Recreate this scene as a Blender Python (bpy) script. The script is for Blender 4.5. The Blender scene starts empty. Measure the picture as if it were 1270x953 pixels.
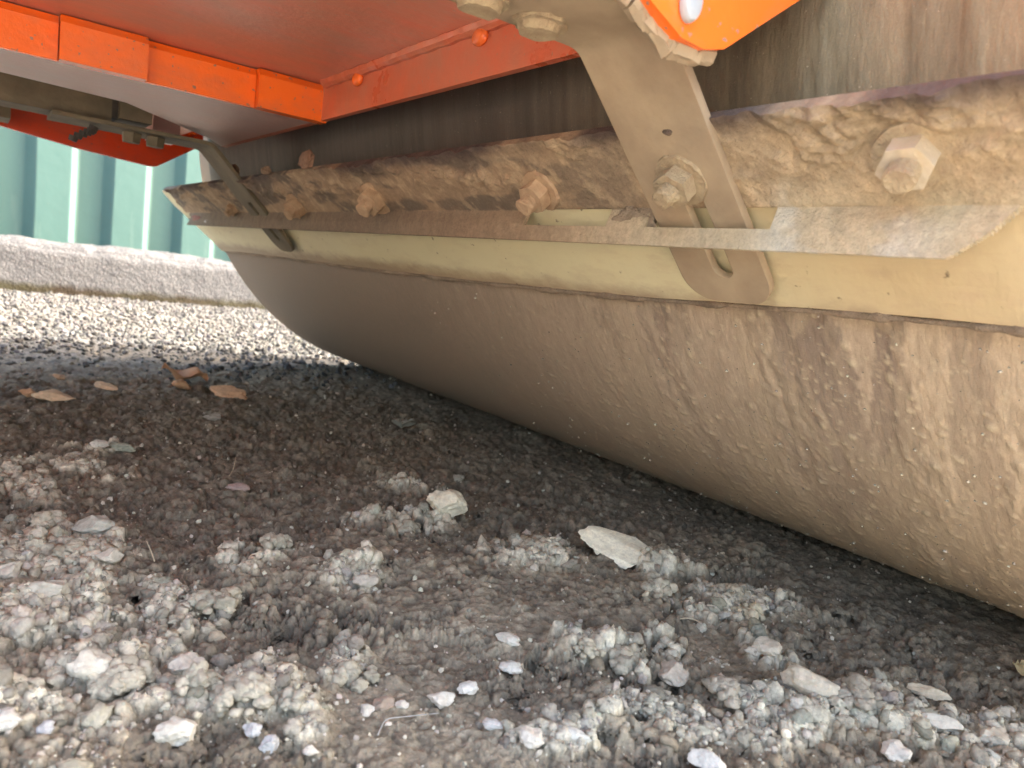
import bpy, math, random
import numpy as np

# ---------------------------------------------------------------- camera, world, sun
scene = bpy.context.scene
COL = scene.collection
CAM_H = 0.3024
yaw, pitch, roll = math.radians(36.99), math.radians(7.69), math.radians(7.09)
cd = bpy.data.cameras.new('camera')
cam = bpy.data.objects.new('camera', cd)
COL.objects.link(cam)
from mathutils import Vector, Matrix, Euler
F = Vector((math.sin(yaw) * math.cos(pitch), math.cos(yaw) * math.cos(pitch), -math.sin(pitch)))
R0 = Vector((math.cos(yaw), -math.sin(yaw), 0))
U0 = R0.cross(F)
Rr = R0 * math.cos(roll) + U0 * math.sin(roll)
Ur = -R0 * math.sin(roll) + U0 * math.cos(roll)
M = Matrix((Rr, Ur, -F)).transposed().to_4x4()
M.translation = (0, 0, CAM_H)
cam.matrix_world = M
cd.sensor_width = 36.0
cd.lens = 921.4 / 1270 * 36
cd.clip_start = 0.01
cd.clip_end = 2000
cd.dof.use_dof = True
cd.dof.focus_distance = 0.72
cd.dof.aperture_fstop = 9.0
scene.camera = cam

SUN_EL, SUN_AZ = 33.0, 10.0        # degrees; azimuth measured from +x towards -y
w = bpy.data.worlds.new('World')
scene.world = w
w.use_nodes = True
nt = w.node_tree
bg = nt.nodes['Background']
sky = nt.nodes.new('ShaderNodeTexSky')
sky.sky_type = 'NISHITA'
sky.sun_disc = False
sky.sun_elevation = math.radians(SUN_EL)
sky.sun_rotation = math.radians(90 + SUN_AZ)
sky.dust_density = 6.0
sky.air_density = 1.0
sky.ozone_density = 0.2
nt.links.new(sky.outputs[0], bg.inputs[0])
bg.inputs[1].default_value = 0.15
sl = bpy.data.lights.new('sun', 'SUN')
sl.energy = 2.0
sl.angle = math.radians(0.5)
sl.color = (1.0, 0.98, 0.95)
so = bpy.data.objects.new('sun', sl)
COL.objects.link(so)
el, az = math.radians(SUN_EL), math.radians(SUN_AZ)
sd = Vector((math.cos(el) * math.cos(az), -math.cos(el) * math.sin(az), math.sin(el)))
so.rotation_euler = sd.to_track_quat('Z', 'Y').to_euler()
so.location = sd * 12
scene.view_settings.view_transform = 'Standard'
scene.view_settings.look = 'None'
scene.view_settings.gamma = 1
scene.view_settings.exposure = 3.45
scene.view_settings.use_white_balance = True        # the camera was balanced for open shade
scene.view_settings.white_balance_temperature = 7100
scene.view_settings.white_balance_tint = 10
scene.cycles.max_bounces = 8
scene.cycles.diffuse_bounces = 6

rng = np.random.default_rng(7)
random.seed(7)

# ---------------------------------------------------------------- noise
def hsh(ix, iy, seed):
    a = (ix.astype(np.int64) * 374761393 + iy.astype(np.int64) * 668265263 + seed * 2147483647 + 1013904223) & 0xFFFFFFFF
    a = ((a ^ (a >> 13)) * 1274126177) & 0xFFFFFFFF
    a = ((a ^ (a >> 16)) * 2246822519) & 0xFFFFFFFF
    a = a ^ (a >> 15)
    return (a & 0xFFFFFF) / float(0x1000000)

def vn(x, y, seed=0):
    ix = np.floor(x); iy = np.floor(y)
    fx = x - ix; fy = y - iy
    ux = fx * fx * fx * (fx * (fx * 6 - 15) + 10); uy = fy * fy * fy * (fy * (fy * 6 - 15) + 10)
    a = hsh(ix, iy, seed); b = hsh(ix + 1, iy, seed); c = hsh(ix, iy + 1, seed); d = hsh(ix + 1, iy + 1, seed)
    return (a + (b - a) * ux) * (1 - uy) + (c + (d - c) * ux) * uy      # 0..1

def fbm(x, y, seed=0, oct=4, gain=.5):
    s = 0; amp = 1; tot = 0
    for i in range(oct):
        ca, sa = math.cos(.7 * i), math.sin(.7 * i)
        s = s + amp * vn((x * ca - y * sa) * 2.03 ** i + 17.3 * i, (x * sa + y * ca) * 2.03 ** i - 9.1 * i, seed + i)
        tot += amp; amp *= gain
    return s / tot                                                # 0..1

def dome(x, y, cell, seed=0, rmin=.35, rmax=.75, keep=1.0):
    """hemispherical lumps, one jittered lump per cell; returns height 0..1 and a random tone per lump"""
    gx = x / cell; gy = y / cell
    ix = np.floor(gx); iy = np.floor(gy)
    best = np.zeros_like(x); tone = np.zeros_like(x)
    for dx in (-1, 0, 1):
        for dy in (-1, 0, 1):
            cx = ix + dx; cy = iy + dy
            px = cx + .15 + .7 * hsh(cx, cy, seed + 1); py = cy + .15 + .7 * hsh(cx, cy, seed + 2)
            r = rmin + (rmax - rmin) * hsh(cx, cy, seed + 3)
            if keep is not 1.0:
                r = np.where(hsh(cx, cy, seed + 4) < keep, r, 1e-4)
            d2 = ((gx - px) ** 2 + (gy - py) ** 2) / (r * r)
            hgt = np.clip(1 - d2, 0, 1) ** .72 * (r / rmax)
            m = hgt > best
            best = np.where(m, hgt, best)
            tone = np.where(m, hsh(cx, cy, seed + 5), tone)
    return best, tone

def chunk(x, y, cell, seed=0, tilt=1.0):
    """broken angular pieces: every cell is a plate with its own height and slant"""
    gx = x / cell; gy = y / cell
    ix = np.floor(gx); iy = np.floor(gy)
    best = np.full_like(x, 9.); out = np.zeros_like(x)
    for dx in (-1, 0, 1):
        for dy in (-1, 0, 1):
            cx = ix + dx; cy = iy + dy
            ex = gx - cx - hsh(cx, cy, seed + 1); ey = gy - cy - hsh(cx, cy, seed + 2)
            d2 = ex * ex + ey * ey
            v = hsh(cx, cy, seed + 3) + tilt * (ex * (hsh(cx, cy, seed + 4) - .5) + ey * (hsh(cx, cy, seed + 5) - .5)) * 1.6
            m = d2 < best
            best = np.where(m, d2, best); out = np.where(m, v, out)
    return out

def sstep(a, b, x):
    t = np.clip((x - a) / (b - a), 0, 1)
    return t * t * (3 - 2 * t)

# ---------------------------------------------------------------- mesh helpers
def mesh_np(name, V, polys, mat=None, smooth=False, attrs=None):
    """polys: list of (k-gon index arrays)"""
    me = bpy.data.meshes.new(name)
    V = np.asarray(V, dtype=np.float32)
    me.vertices.add(len(V)); me.vertices.foreach_set('co', V.ravel())
    loops = np.concatenate([np.asarray(p, dtype=np.int32).ravel() for p in polys])
    tot = np.concatenate([np.full(len(p), np.asarray(p).shape[1], dtype=np.int32) for p in polys])
    st = np.concatenate([[0], np.cumsum(tot)[:-1]]).astype(np.int32)
    me.loops.add(len(loops)); me.loops.foreach_set('vertex_index', loops)
    me.polygons.add(len(tot)); me.polygons.foreach_set('loop_start', st)
    me.polygons.foreach_set('loop_total', tot)
    me.polygons.foreach_set('use_smooth', np.full(len(tot), bool(smooth)))
    if attrs:
        for k, a in attrs.items():
            a = np.asarray(a, dtype=np.float32)
            if a.ndim == 1:
                at = me.attributes.new(k, 'FLOAT', 'POINT'); at.data.foreach_set('value', a)
            else:
                at = me.attributes.new(k, 'FLOAT_COLOR', 'POINT')
                at.data.foreach_set('color', np.c_[a, np.ones(len(a), dtype=np.float32)].astype(np.float32).ravel())
    me.update(); me.validate()
    if mat: me.materials.append(mat)
    return me

def link(name, me, parent=None, loc=None):
    o = bpy.data.objects.new(name, me)
    COL.objects.link(o)
    if parent: o.parent = parent
    if loc is not None: o.location = loc
    return o

def tag(o, label=None, cat=None, group=None, kind=None):
    if label: o['label'] = label
    if cat: o['category'] = cat
    if group: o['group'] = group
    if kind: o['kind'] = kind
    return o

def grid_faces(nu, nv, mask=None):
    i = np.arange(nu * nv).reshape(nu, nv)
    q = np.stack([i[:-1, :-1], i[1:, :-1], i[1:, 1:], i[:-1, 1:]], -1)
    if mask is not None: q = q[mask]
    return q.reshape(-1, 4)

import bmesh
def bm_obj(name, bm, mat, parent=None, smooth=False, bevel=0, seg=2, loc=None):
    if bevel:
        bmesh.ops.bevel(bm, geom=[e for e in bm.edges if e.is_manifold and e.calc_face_angle(0) > .5], offset=bevel, segments=seg, affect='EDGES', profile=.5, clamp_overlap=True)
    me = bpy.data.meshes.new(name)
    bmesh.ops.recalc_face_normals(bm, faces=bm.faces)
    bm.to_mesh(me); bm.free()
    if smooth:
        me.polygons.foreach_set('use_smooth', [True] * len(me.polygons))
        me.set_sharp_from_angle(angle=math.radians(35))
    me.materials.append(mat)
    return link(name, me, parent, loc)

def bx(bm, x0, x1, y0, y1, z0, z1):
    v = [bm.verts.new(p) for p in ((x0, y0, z0), (x1, y0, z0), (x1, y1, z0), (x0, y1, z0), (x0, y0, z1), (x1, y0, z1), (x1, y1, z1), (x0, y1, z1))]
    for f in ((0, 3, 2, 1), (4, 5, 6, 7), (0, 1, 5, 4), (1, 2, 6, 5), (2, 3, 7, 6), (3, 0, 4, 7)):
        bm.faces.new([v[i] for i in f])

def prism(bm, poly, y0, y1):
    """poly in (x, z), extruded along y"""
    a = [bm.verts.new((p[0], y0, p[1])) for p in poly]
    b = [bm.verts.new((p[0], y1, p[1])) for p in poly]
    bm.faces.new(a); bm.faces.new(b[::-1])
    n = len(poly)
    for i in range(n):
        bm.faces.new((a[i], b[i], b[(i + 1) % n], a[(i + 1) % n]))

def cyl(bm, p0, axis, r0, r1, h, n=24, rot=0):
    """frustum from p0 along axis"""
    axis = Vector(axis).normalized()
    q = axis.to_track_quat('Z', 'Y')
    A = []; B = []
    for i in range(n):
        a = 2 * math.pi * i / n + rot
        d = q @ Vector((math.cos(a), math.sin(a), 0))
        A.append(bm.verts.new(Vector(p0) + d * r0)); B.append(bm.verts.new(Vector(p0) + axis * h + d * r1))
    bm.faces.new(A[::-1]); bm.faces.new(B)
    for i in range(n):
        bm.faces.new((A[i], A[(i + 1) % n], B[(i + 1) % n], B[i]))

def roughen(me, amp, freq, seed=0, axis_xy=None):
    n = len(me.vertices)
    co = np.empty(n * 3, dtype=np.float32); me.vertices.foreach_get('co', co); co = co.reshape(-1, 3).astype(float)
    d = np.stack([fbm(co[:, 1] * freq + 3, co[:, 2] * freq + co[:, 0] * freq, seed + 1),
                  fbm(co[:, 0] * freq + 7, co[:, 2] * freq - co[:, 1] * freq, seed + 9),
                  fbm(co[:, 0] * freq, co[:, 1] * freq + co[:, 2] * freq * .6, seed + 21)], 1) - .5
    co += d * 2 * amp
    me.vertices.foreach_set('co', co.astype(np.float32).ravel()); me.update()

# ---------------------------------------------------------------- materials
class NT:
    def __init__(s, name):
        s.m = bpy.data.materials.new(name); s.m.use_nodes = True
        s.t = s.m.node_tree; s.b = s.t.nodes['Principled BSDF']
    def n(s, typ, **kw):
        nd = s.t.nodes.new(typ)
        for k, v in kw.items(): setattr(nd, k, v)
        return nd
    def l(s, a, b): s.t.links.new(a, b)
    def coord(s, scale=(1, 1, 1), rot=(0, 0, 0), obj=True):
        tc = s.n('ShaderNodeTexCoord'); mp = s.n('ShaderNodeMapping')
        mp.inputs['Scale'].default_value = scale; mp.inputs['Rotation'].default_value = rot
        s.l(tc.outputs['Object'], mp.inputs[0]); return mp.outputs[0]
    def noise(s, scale, detail=5, rough=.6, vec=None, dist=0):
        nd = s.n('ShaderNodeTexNoise'); nd.inputs['Scale'].default_value = scale
        nd.inputs['Detail'].default_value = detail; nd.inputs['Roughness'].default_value = rough
        nd.inputs['Distortion'].default_value = dist
        if vec is None: vec = s.coord()
        s.l(vec, nd.inputs['Vector']); return nd.outputs['Fac']
    def ramp(s, fac, stops):
        r = s.n('ShaderNodeValToRGB'); e = r.color_ramp.elements
        while len(e) < len(stops): e.new(.5)
        for k, (p, c) in enumerate(stops):
            e[k].position = p; e[k].color = (*c, 1) if not isinstance(c, float) else (c, c, c, 1)
        s.l(fac, r.inputs[0]); return r.outputs[0]
    def mix(s, fac, a, b, mode='MIX'):
        m = s.n('ShaderNodeMix', data_type='RGBA', blend_type=mode)
        for sock, v in ((m.inputs[0], fac), (m.inputs[6], a), (m.inputs[7], b)):
            if isinstance(v, (int, float)): sock.default_value = v
            elif isinstance(v, tuple): sock.default_value = (*v, 1)
            else: s.l(v, sock)
        return m.outputs[2]
    def attr(s, name, fac=False):
        a = s.n('ShaderNodeAttribute', attribute_name=name)
        return a.outputs['Fac'] if fac else a.outputs['Color']
    def bump(s, h, dist, strength=1, prev=None):
        b = s.n('ShaderNodeBump'); b.inputs['Distance'].default_value = dist; b.inputs['Strength'].default_value = strength
        s.l(h, b.inputs['Height'])
        if prev is not None: s.l(prev, b.inputs['Normal'])
        return b.outputs[0]
    def out(s, col, rough=.8, normal=None, spec=None, metal=0, coat=None):
        if isinstance(col, tuple): s.b.inputs['Base Color'].default_value = (*col, 1)
        else: s.l(col, s.b.inputs['Base Color'])
        if isinstance(rough, (int, float)): s.b.inputs['Roughness'].default_value = rough
        else: s.l(rough, s.b.inputs['Roughness'])
        if normal is not None: s.l(normal, s.b.inputs['Normal'])
        if spec is not None: s.b.inputs['Specular IOR Level'].default_value = spec
        s.b.inputs['Metallic'].default_value = metal
        return s.m

def mat_attr(name, bump1=(90, .004), bump2=(500, .0012), rough=.85, spec=.25, var=.25, glint=0):
    n = NT(name)
    c = n.attr('tint')
    f = n.noise(220, 6, .7)
    v = n.ramp(f, [(.25, (1 - var,) * 3), (.75, (1 + var,) * 3)])
    col = n.mix(1.0, c, v, 'MULTIPLY')
    b = n.bump(n.noise(bump1[0], 6, .65), bump1[1])
    b = n.bump(n.noise(bump2[0], 4, .7), bump2[1], 1, b)
    if glint:
        r = n.ramp(n.noise(900, 2, .5), [(.60, (rough,) * 3), (.70, (rough - glint,) * 3)])
    else: r = rough
    return n.out(col, r, b, spec)

M_ground = mat_attr('mud_ground', (260, .0030), (900, .0012), .85, .3, .34, .40)
M_clod = mat_attr('dry_clod', (300, .0022), (900, .0010), .92, .15, .26)
M_fine = mat_attr('fine_clay', (500, .0003), (1200, .0001), .9, .2, .12)
M_stone = mat_attr('stone', (130, .0010), (600, .0004), .82, .2, .25)
M_drum = mat_attr('muddy_drum_steel', (130, .0007), (420, .0005), .62, .35, .10)
def mk_drum():
    n = NT('muddy_drum_steel')
    mp = n.n('ShaderNodeMapping'); mp.inputs['Scale'].default_value = (260, 60, 1); n.l(n.attr('wrap'), mp.inputs[0])
    st = n.noise(1, 5, .62, mp.outputs[0], .4)
    fine = n.noise(700, 4, .65)
    c = n.mix(1.0, n.attr('tint'), n.ramp(st, [(.3, (.84,) * 3), (.7, (1.14,) * 3)]), 'MULTIPLY')
    c = n.mix(1.0, c, n.ramp(fine, [(.3, (.90,) * 3), (.7, (1.10,) * 3)]), 'MULTIPLY')
    sp = n.ramp(n.noise(420, 2, .5), [(.72, (0., 0., 0.)), (.76, (.5, .5, .5))])
    c = n.mix(sp, c, (.58, .50, .36))
    b = n.bump(st, .0008)
    b = n.bump(fine, .0003, 1, b)
    return n.out(c, n.ramp(st, [(.3, (.50,) * 3), (.7, (.72,) * 3)]), b, .4)
M_drum = mk_drum()
M_caked = mat_attr('caked_mud', (200, .0030), (700, .0013), .75, .35, .25, .25)

def mk_orange(name, dust, seed=0.0, dustcol=(.30, .17, .12), base=(.88, .155, .020)):
    n = NT(name)
    co = n.coord((1, 1, 1), (0, 0, seed))
    f = n.noise(7, 6, .62, co)
    f2 = n.noise(34, 5, .6, n.coord((.35, 1, 1)))
    m = n.mix(.45, f, f2)
    k = n.ramp(m, [(max(0, .62 - dust * .55), (0., 0., 0.)), (min(1., .98 - dust * .30), (.95, .95, .95))])
    col = n.mix(k, base, dustcol)
    sp = n.ramp(n.noise(150, 3, .5), [(.66, (0., 0., 0.)), (.70, (1., 1., 1.))])
    col = n.mix(sp, col, dustcol)
    r = n.ramp(k, [(0, (.20,) * 3), (1, (.38,) * 3)])
    b = n.bump(n.noise(60, 5, .6), .0008)
    return n.out(col, r, b, .5)
M_or_clean = mk_orange('orange_paint', .12)
M_or_plate = mk_orange('orange_paint_plate', .30, .4)
M_or_dusty = mk_orange('orange_paint_dusty_underside', 1.15, 1.1, (.52, .30, .23), (.88, .115, .022))
M_or_dust2 = mk_orange('purplish_dust_on_paint', 1.05, 2.0, (.48, .36, .33), (.50, .16, .10))
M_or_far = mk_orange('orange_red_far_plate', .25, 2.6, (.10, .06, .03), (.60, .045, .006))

def mk_simple(name, c1, c2, scale=20, rough=.7, bd=.001, spec=.4, stops=(.35, .65), metal=0):
    n = NT(name)
    f = n.noise(scale, 6, .6)
    col = n.mix(n.ramp(f, [(stops[0], (0., 0., 0.)), (stops[1], (1., 1., 1.))]), c1, c2)
    b = n.bump(n.noise(scale * 6, 5, .6), bd)
    return n.out(col, rough, b, spec, metal)
M_olive = mk_simple('dusty_dark_steel', (.10, .085, .055), (.17, .14, .09), 18)
M_arm = mk_simple('muddy_arm_steel', (.27, .205, .138), (.38, .30, .20), 16, .62, .0008)
M_armgrey = mk_simple('grey_worn_bracket', (.24, .21, .17), (.40, .31, .21), 30, .6, .0008)
M_nut = mk_simple('mud_covered_bolt', (.46, .37, .235), (.33, .245, .155), 80, .65, .0025)
M_nutbr = mk_simple('rusty_mud_bolt', (.48, .345, .22), (.34, .225, .14), 70, .75, .001)
M_zinc = mk_simple('worn_zinc_nut', (.44, .35, .225), (.50, .43, .32), 45, .40, .0008, .5)
M_rubber = mk_simple('dark_metal', (.03, .028, .025), (.07, .06, .05), 20)
M_steelgrey = mk_simple('grey_bolt_paint', (.30, .34, .38), (.42, .43, .42), 40, .4, .0006)

def mk_blade():
    n = NT('yellow_scraper_blade')
    y = n.n('ShaderNodeSeparateXYZ'); n.l(n.coord(), y.inputs[0])
    f = n.noise(9, 5, .6, n.coord((1, .5, 3)))
    base = n.mix(f, (.62, .57, .355), (.70, .65, .43))
    dirt = n.ramp(n.noise(26, 6, .68, n.coord((1, .6, 2))), [(.50, (0., 0., 0.)), (.66, (.85, .85, .85))])
    yr_ = n.ramp(y.outputs[1], [(.15, (1., 1., 1.)), (.55, (.25, .25, .25))])
    dirt = n.mix(1.0, dirt, yr_, 'MULTIPLY')
    wash = n.mix(.8, (0., 0., 0.), n.ramp(y.outputs[1], [(.25, (1., 1., 1.)), (.45, (0., 0., 0.))]))
    base = n.mix(wash, base, (.48, .37, .225))
    col = n.mix(dirt, base, (.46, .35, .23))
    eg = n.n('ShaderNodeMath', operation='MULTIPLY_ADD'); n.l(n.noise(38, 5, .7, n.coord((1, .5, 1))), eg.inputs[0]); eg.inputs[1].default_value = -.028; n.l(y.outputs[2], eg.inputs[2])
    col = n.mix(n.ramp(eg.outputs[0], [(.289, (.9, .9, .9)), (.303, (0., 0., 0.))]), col, (.36, .27, .18))
    spots = n.ramp(n.noise(75, 3, .5), [(.69, (0., 0., 0.)), (.74, (.8, .8, .8))])
    col = n.mix(spots, col, (.12, .085, .055))
    b = n.bump(n.noise(70, 5, .6), .0008)
    return n.out(col, .5, b, .4)
M_blade = mk_blade()

def mk_container():
    n = NT('green_container_paint')
    f = n.noise(3, 5, .6, n.coord((1, 1, .35)))
    col = n.mix(f, (.042, .104, .098), (.060, .134, .126))
    sc = n.ramp(n.noise(14, 4, .6, n.coord((1, 1, .15))), [(.62, (0., 0., 0.)), (.8, (.5, .5, .5))])
    col = n.mix(sc, col, (.12, .19, .17))
    return n.out(col, .6, n.bump(n.noise(12, 3, .5), .002), .4)
M_cont = mk_container()

def mk_conc():
    n = NT('rough_concrete')
    f = n.noise(9, 6, .65)
    col = n.mix(f, (.058, .061, .066), (.098, .102, .108))
    gr = n.n('ShaderNodeTexVoronoi'); gr.inputs['Scale'].default_value = 90; n.l(n.coord(), gr.inputs['Vector'])
    col = n.mix(n.ramp(gr.outputs['Distance'], [(.1, (1., 1., 1.)), (.35, (0., 0., 0.))]), col, (.18, .18, .185))
    z = n.n('ShaderNodeSeparateXYZ'); n.l(n.coord(), z.inputs[0])
    hz = n.n('ShaderNodeMath', operation='MULTIPLY_ADD'); n.l(n.noise(14, 4, .6), hz.inputs[0]); hz.inputs[1].default_value = -.05; n.l(z.outputs[2], hz.inputs[2])
    low = n.ramp(hz.outputs[0], [(.0, (1., 1., 1.)), (.028, (0., 0., 0.))])
    moss = n.mix(n.ramp(n.noise(4, 3, .5), [(.4, (0., 0., 0.)), (.6, (1., 1., 1.))]), (.028, .021, .014), (.036, .034, .020))
    col = n.mix(low, col, moss)
    b = n.bump(n.noise(90, 6, .7), .004)
    b = n.bump(gr.outputs['Distance'], .002, 1, b)
    return n.out(col, .9, b, .2)
M_conc = mk_conc()

def mk_outer():
    n = NT('yard_gravel_ground')
    v = n.n('ShaderNodeTexVoronoi'); v.inputs['Scale'].default_value = 45; n.l(n.coord(), v.inputs['Vector'])
    sep = n.n('ShaderNodeSeparateColor'); n.l(v.outputs['Color'], sep.inputs[0])
    c = n.mix(sep.outputs[0], (.28, .27, .25), (.52, .51, .49))
    c = n.mix(n.ramp(n.noise(1.2, 4, .6), [(.4, (0., 0., 0.)), (.6, (.7, .7, .7))]), c, (.26, .23, .19))
    return n.out(c, .9, n.bump(v.outputs['Distance'], .02), .2)
M_outer = mk_outer()

# ---------------------------------------------------------------- ground height and colour
# patches: centre, two half-axis vectors (metres on the ground)
PATCH = [
('C',0.087,1.001,0.089,-0.019,0.008,0.100),('C',0.063,0.771,0.093,-0.031,0.006,0.081),('C',0.088,0.608,0.100,-0.040,0.012,0.096),
('C',0.106,0.514,0.084,-0.038,0.011,0.062),('C',0.167,0.444,0.032,-0.015,0.013,0.039),('C',0.049,0.508,0.046,-0.021,0.006,0.076),
('C',0.224,0.697,0.042,-0.014,0.011,0.039),('C',0.239,0.472,0.021,-0.009,0.013,0.029),('C',0.426,0.744,0.065,-0.019,0.021,0.040),
('C',0.525,0.619,0.056,-0.018,0.039,0.051),('C',0.625,0.513,0.038,-0.013,0.045,0.041),('C',0.645,0.431,0.062,-0.024,0.049,0.037),
('C',0.467,0.387,0.061,-0.026,0.029,0.027),('C',0.430,0.417,0.040,-0.017,0.017,0.019),('C',0.585,0.351,0.023,-0.010,0.030,0.021),
('C',0.468,0.304,0.091,-0.042,0.037,0.029),('C',0.564,0.242,0.127,-0.060,0.051,0.027),('C',0.612,0.192,0.076,-0.037,0.048,0.020),
('C',0.348,0.334,0.058,-0.027,0.019,0.021),('C',0.527,0.887,0.070,-0.016,0.019,0.035),('C',0.314,0.614,0.036,-0.013,0.016,0.034),
('C',0.152,1.122,0.057,-0.009,0.004,0.034),
('C',-0.15,0.60,0.16,0.0,0.0,0.25),('C',0.30,0.20,0.40,-0.15,0.03,0.07),
('S',0.254,0.393,0.079,-0.037,0.027,0.048),('S',0.554,0.380,0.041,-0.017,0.042,0.033),('S',0.085,0.583,0.030,-0.013,0.002,0.020),
('S',0.340,0.492,0.077,-0.032,0.038,0.062),('S',0.275,0.345,0.057,-0.028,0.023,0.034),
('P',0.471,0.498,0.100,-0.039,0.079,0.093),('P',0.333,0.617,0.126,-0.045,0.047,0.097),('P',0.726,0.553,0.087,-0.029,0.070,0.059)]

def patches(x, y, kind):
    wx = (fbm(x * 22, y * 22, 51, 3) - .5) * .045
    wy = (fbm(x * 22, y * 22, 61, 3) - .5) * .045
    out = np.zeros_like(x)
    for k, cx, cy, ax, ay, bxx, byy in PATCH:
        if k != kind: continue
        det = ax * byy - ay * bxx
        dx = x + wx - cx; dy = y + wy - cy
        u = (dx * byy - dy * bxx) / det; v = (-dx * ay + dy * ax) / det
        r = np.sqrt(u * u + v * v)
        out = np.maximum(out, 1 - sstep(.55, 1.25, r) if kind != 'P' else 2 - r)
    return out

def ground(x, y, split=False):
    C = patches(x, y, 'C'); S = patches(x, y, 'S'); P = patches(x, y, 'P')
    S = S * (1 - C * .8)
    n1 = fbm(x * 7, y * 7, 1, 4); n2 = fbm(x * 30, y * 30, 11, 5, .58); n3 = fbm(x * 150, y * 150, 21, 4, .6)
    brk = sstep(.40, .55, fbm(x * 26, y * 26, 77, 3))          # breaks crumble areas into clumps
    Ce = C * (.15 + .85 * brk)
    wx = (fbm(x * 55, y * 55, 41, 4, .6) - .5) * .020; wy = (fbm(x * 55 + 9, y * 55, 43, 4, .6) - .5) * .020
    n4 = fbm(x * 75 + 3, y * 75, 45, 5, .62)
    k1 = chunk(x + wx * .5, y + wy * .5, .019, 810); k2 = chunk(x + wx * .4, y + wy * .4, .0085, 820)
    pit = sstep(.60, .78, fbm(x * 95, y * 95, 47, 3, .6)) * sstep(.45, .6, fbm(x * 12, y * 12, 48, 2))
    def bil(f_, sd, oc=3):                                     # rounded lumps with sharp creases
        return np.clip(np.abs(2 * fbm((x + wx) * f_, (y + wy) * f_, sd, oc, .55) - 1) * 2.2, 0, 1)
    b1 = bil(34, 101, 4); b2 = bil(84, 102); b3 = bil(200, 103, 2)
    d2, t2 = dome(x + wx * 1.5, y + wy * 1.5, .013, 200)
    d3, t3 = dome(x, y, .0065, 300)
    P = sstep(.82, 1.16, P + .10 * (b2 - .4) + .45 * (n3 - .5) + .25 * (n2 - .5))
    track = sstep(.72, .86, x) * (1 - sstep(1.9, 2.1, y))
    rough = (1 - .72 * S) * (1 - .55 * track) * (1 - .50 * P * (1 - C))
    rough2 = (1 - .35 * S) * (1 - .3 * track)
    h = .010 * (n1 - .5) + .007 * (n2 - .5) * rough + .0025 * (n3 - .5) * rough2
    # crusts and plates that broke off with a step
    pw = fbm(x * 45, y * 45, 93, 3) - .5 + .5 * (b2 - .5) + .7 * (n3 - .5)
    pl1 = sstep(.500, .530, fbm(x * 9 + 3, y * 9, 94, 3) + .10 * pw); pl2 = sstep(.52, .545, fbm(x * 21, y * 21 + 5, 95, 3) + .12 * pw)
    crack = sstep(.955, .995, 1 - np.abs(2 * fbm(x * 16 + n1, y * 16, 91, 4) - 1))
    h = h + (.005 * pl1 + .0035 * pl2) * rough
    h = h + P * (.010 + .002 * (n2 - .5)) - .006 * crack * rough
    lump = sstep(.42, .60, fbm(x * 17, y * 17, 33, 3))
    hs = .0050 * (n2 - .5) * rough + .0040 * (n3 - .5) * rough2 + .0045 * (n4 - .5) * rough - .0045 * pit * rough + Ce * (.0026 * b2 + .0016 * b3)
    h = h + rough * (.0042 * (k1 - .5) * (.35 + .65 * lump) + .0026 * (k2 - .5)) + Ce * (.0040 * b1 + .0034 * (k2 - .4) + .003)
    d1 = b1
    far = sstep(1.5, 2.3, y)
    h = h * (1 - .55 * far); hs = hs * (1 - .55 * far)
    if split: h_lo = h
    h = h + hs
    # the drum has pressed the ground flat where it stands
    zd = .6 - np.sqrt(np.clip(.36 - np.clip(np.abs(x - 1.0688), 0, .59) ** 2, 0, None))
    und = (y < 2.1)
    cap = zd * .8 - .002
    h = np.where(und & (h > cap), cap, h)
    hs = np.where(und & (cap < .02), 0, hs)
    # colour
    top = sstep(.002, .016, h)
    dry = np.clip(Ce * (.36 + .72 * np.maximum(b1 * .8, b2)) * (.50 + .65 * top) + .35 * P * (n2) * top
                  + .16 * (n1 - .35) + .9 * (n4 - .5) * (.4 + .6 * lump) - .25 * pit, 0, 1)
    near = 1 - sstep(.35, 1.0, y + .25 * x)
    dry = np.clip(dry + (.06 + .20 * S + .22 * C) * near * (1 - track) - .12 * crack - .22 * (1 - b1) * (1 - b2) * Ce, 0, 1)  # lifts near mud as painted fill light, not dryness; darkens cracks and creases
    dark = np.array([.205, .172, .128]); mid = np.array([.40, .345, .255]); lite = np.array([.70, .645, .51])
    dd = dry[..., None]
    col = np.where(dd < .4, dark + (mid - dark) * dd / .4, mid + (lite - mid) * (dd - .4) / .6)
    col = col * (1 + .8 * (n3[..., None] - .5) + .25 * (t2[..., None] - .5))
    reddish = sstep(.5, .75, fbm(x * 4 + 5, y * 4, 71, 3))[..., None] * (1 - dd)
    col = col * (1 - reddish * np.array([.0, .05, .10]))
    g = np.array([.14, .135, .125]) * (.55 + .9 * t3[..., None])
    fg = sstep(1.75, 2.25, y + (n1 - .5) * .5)[..., None]
    col = col * (1 - fg) + g * fg
    if split: return h, col, hs
    return h, col, C

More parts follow.
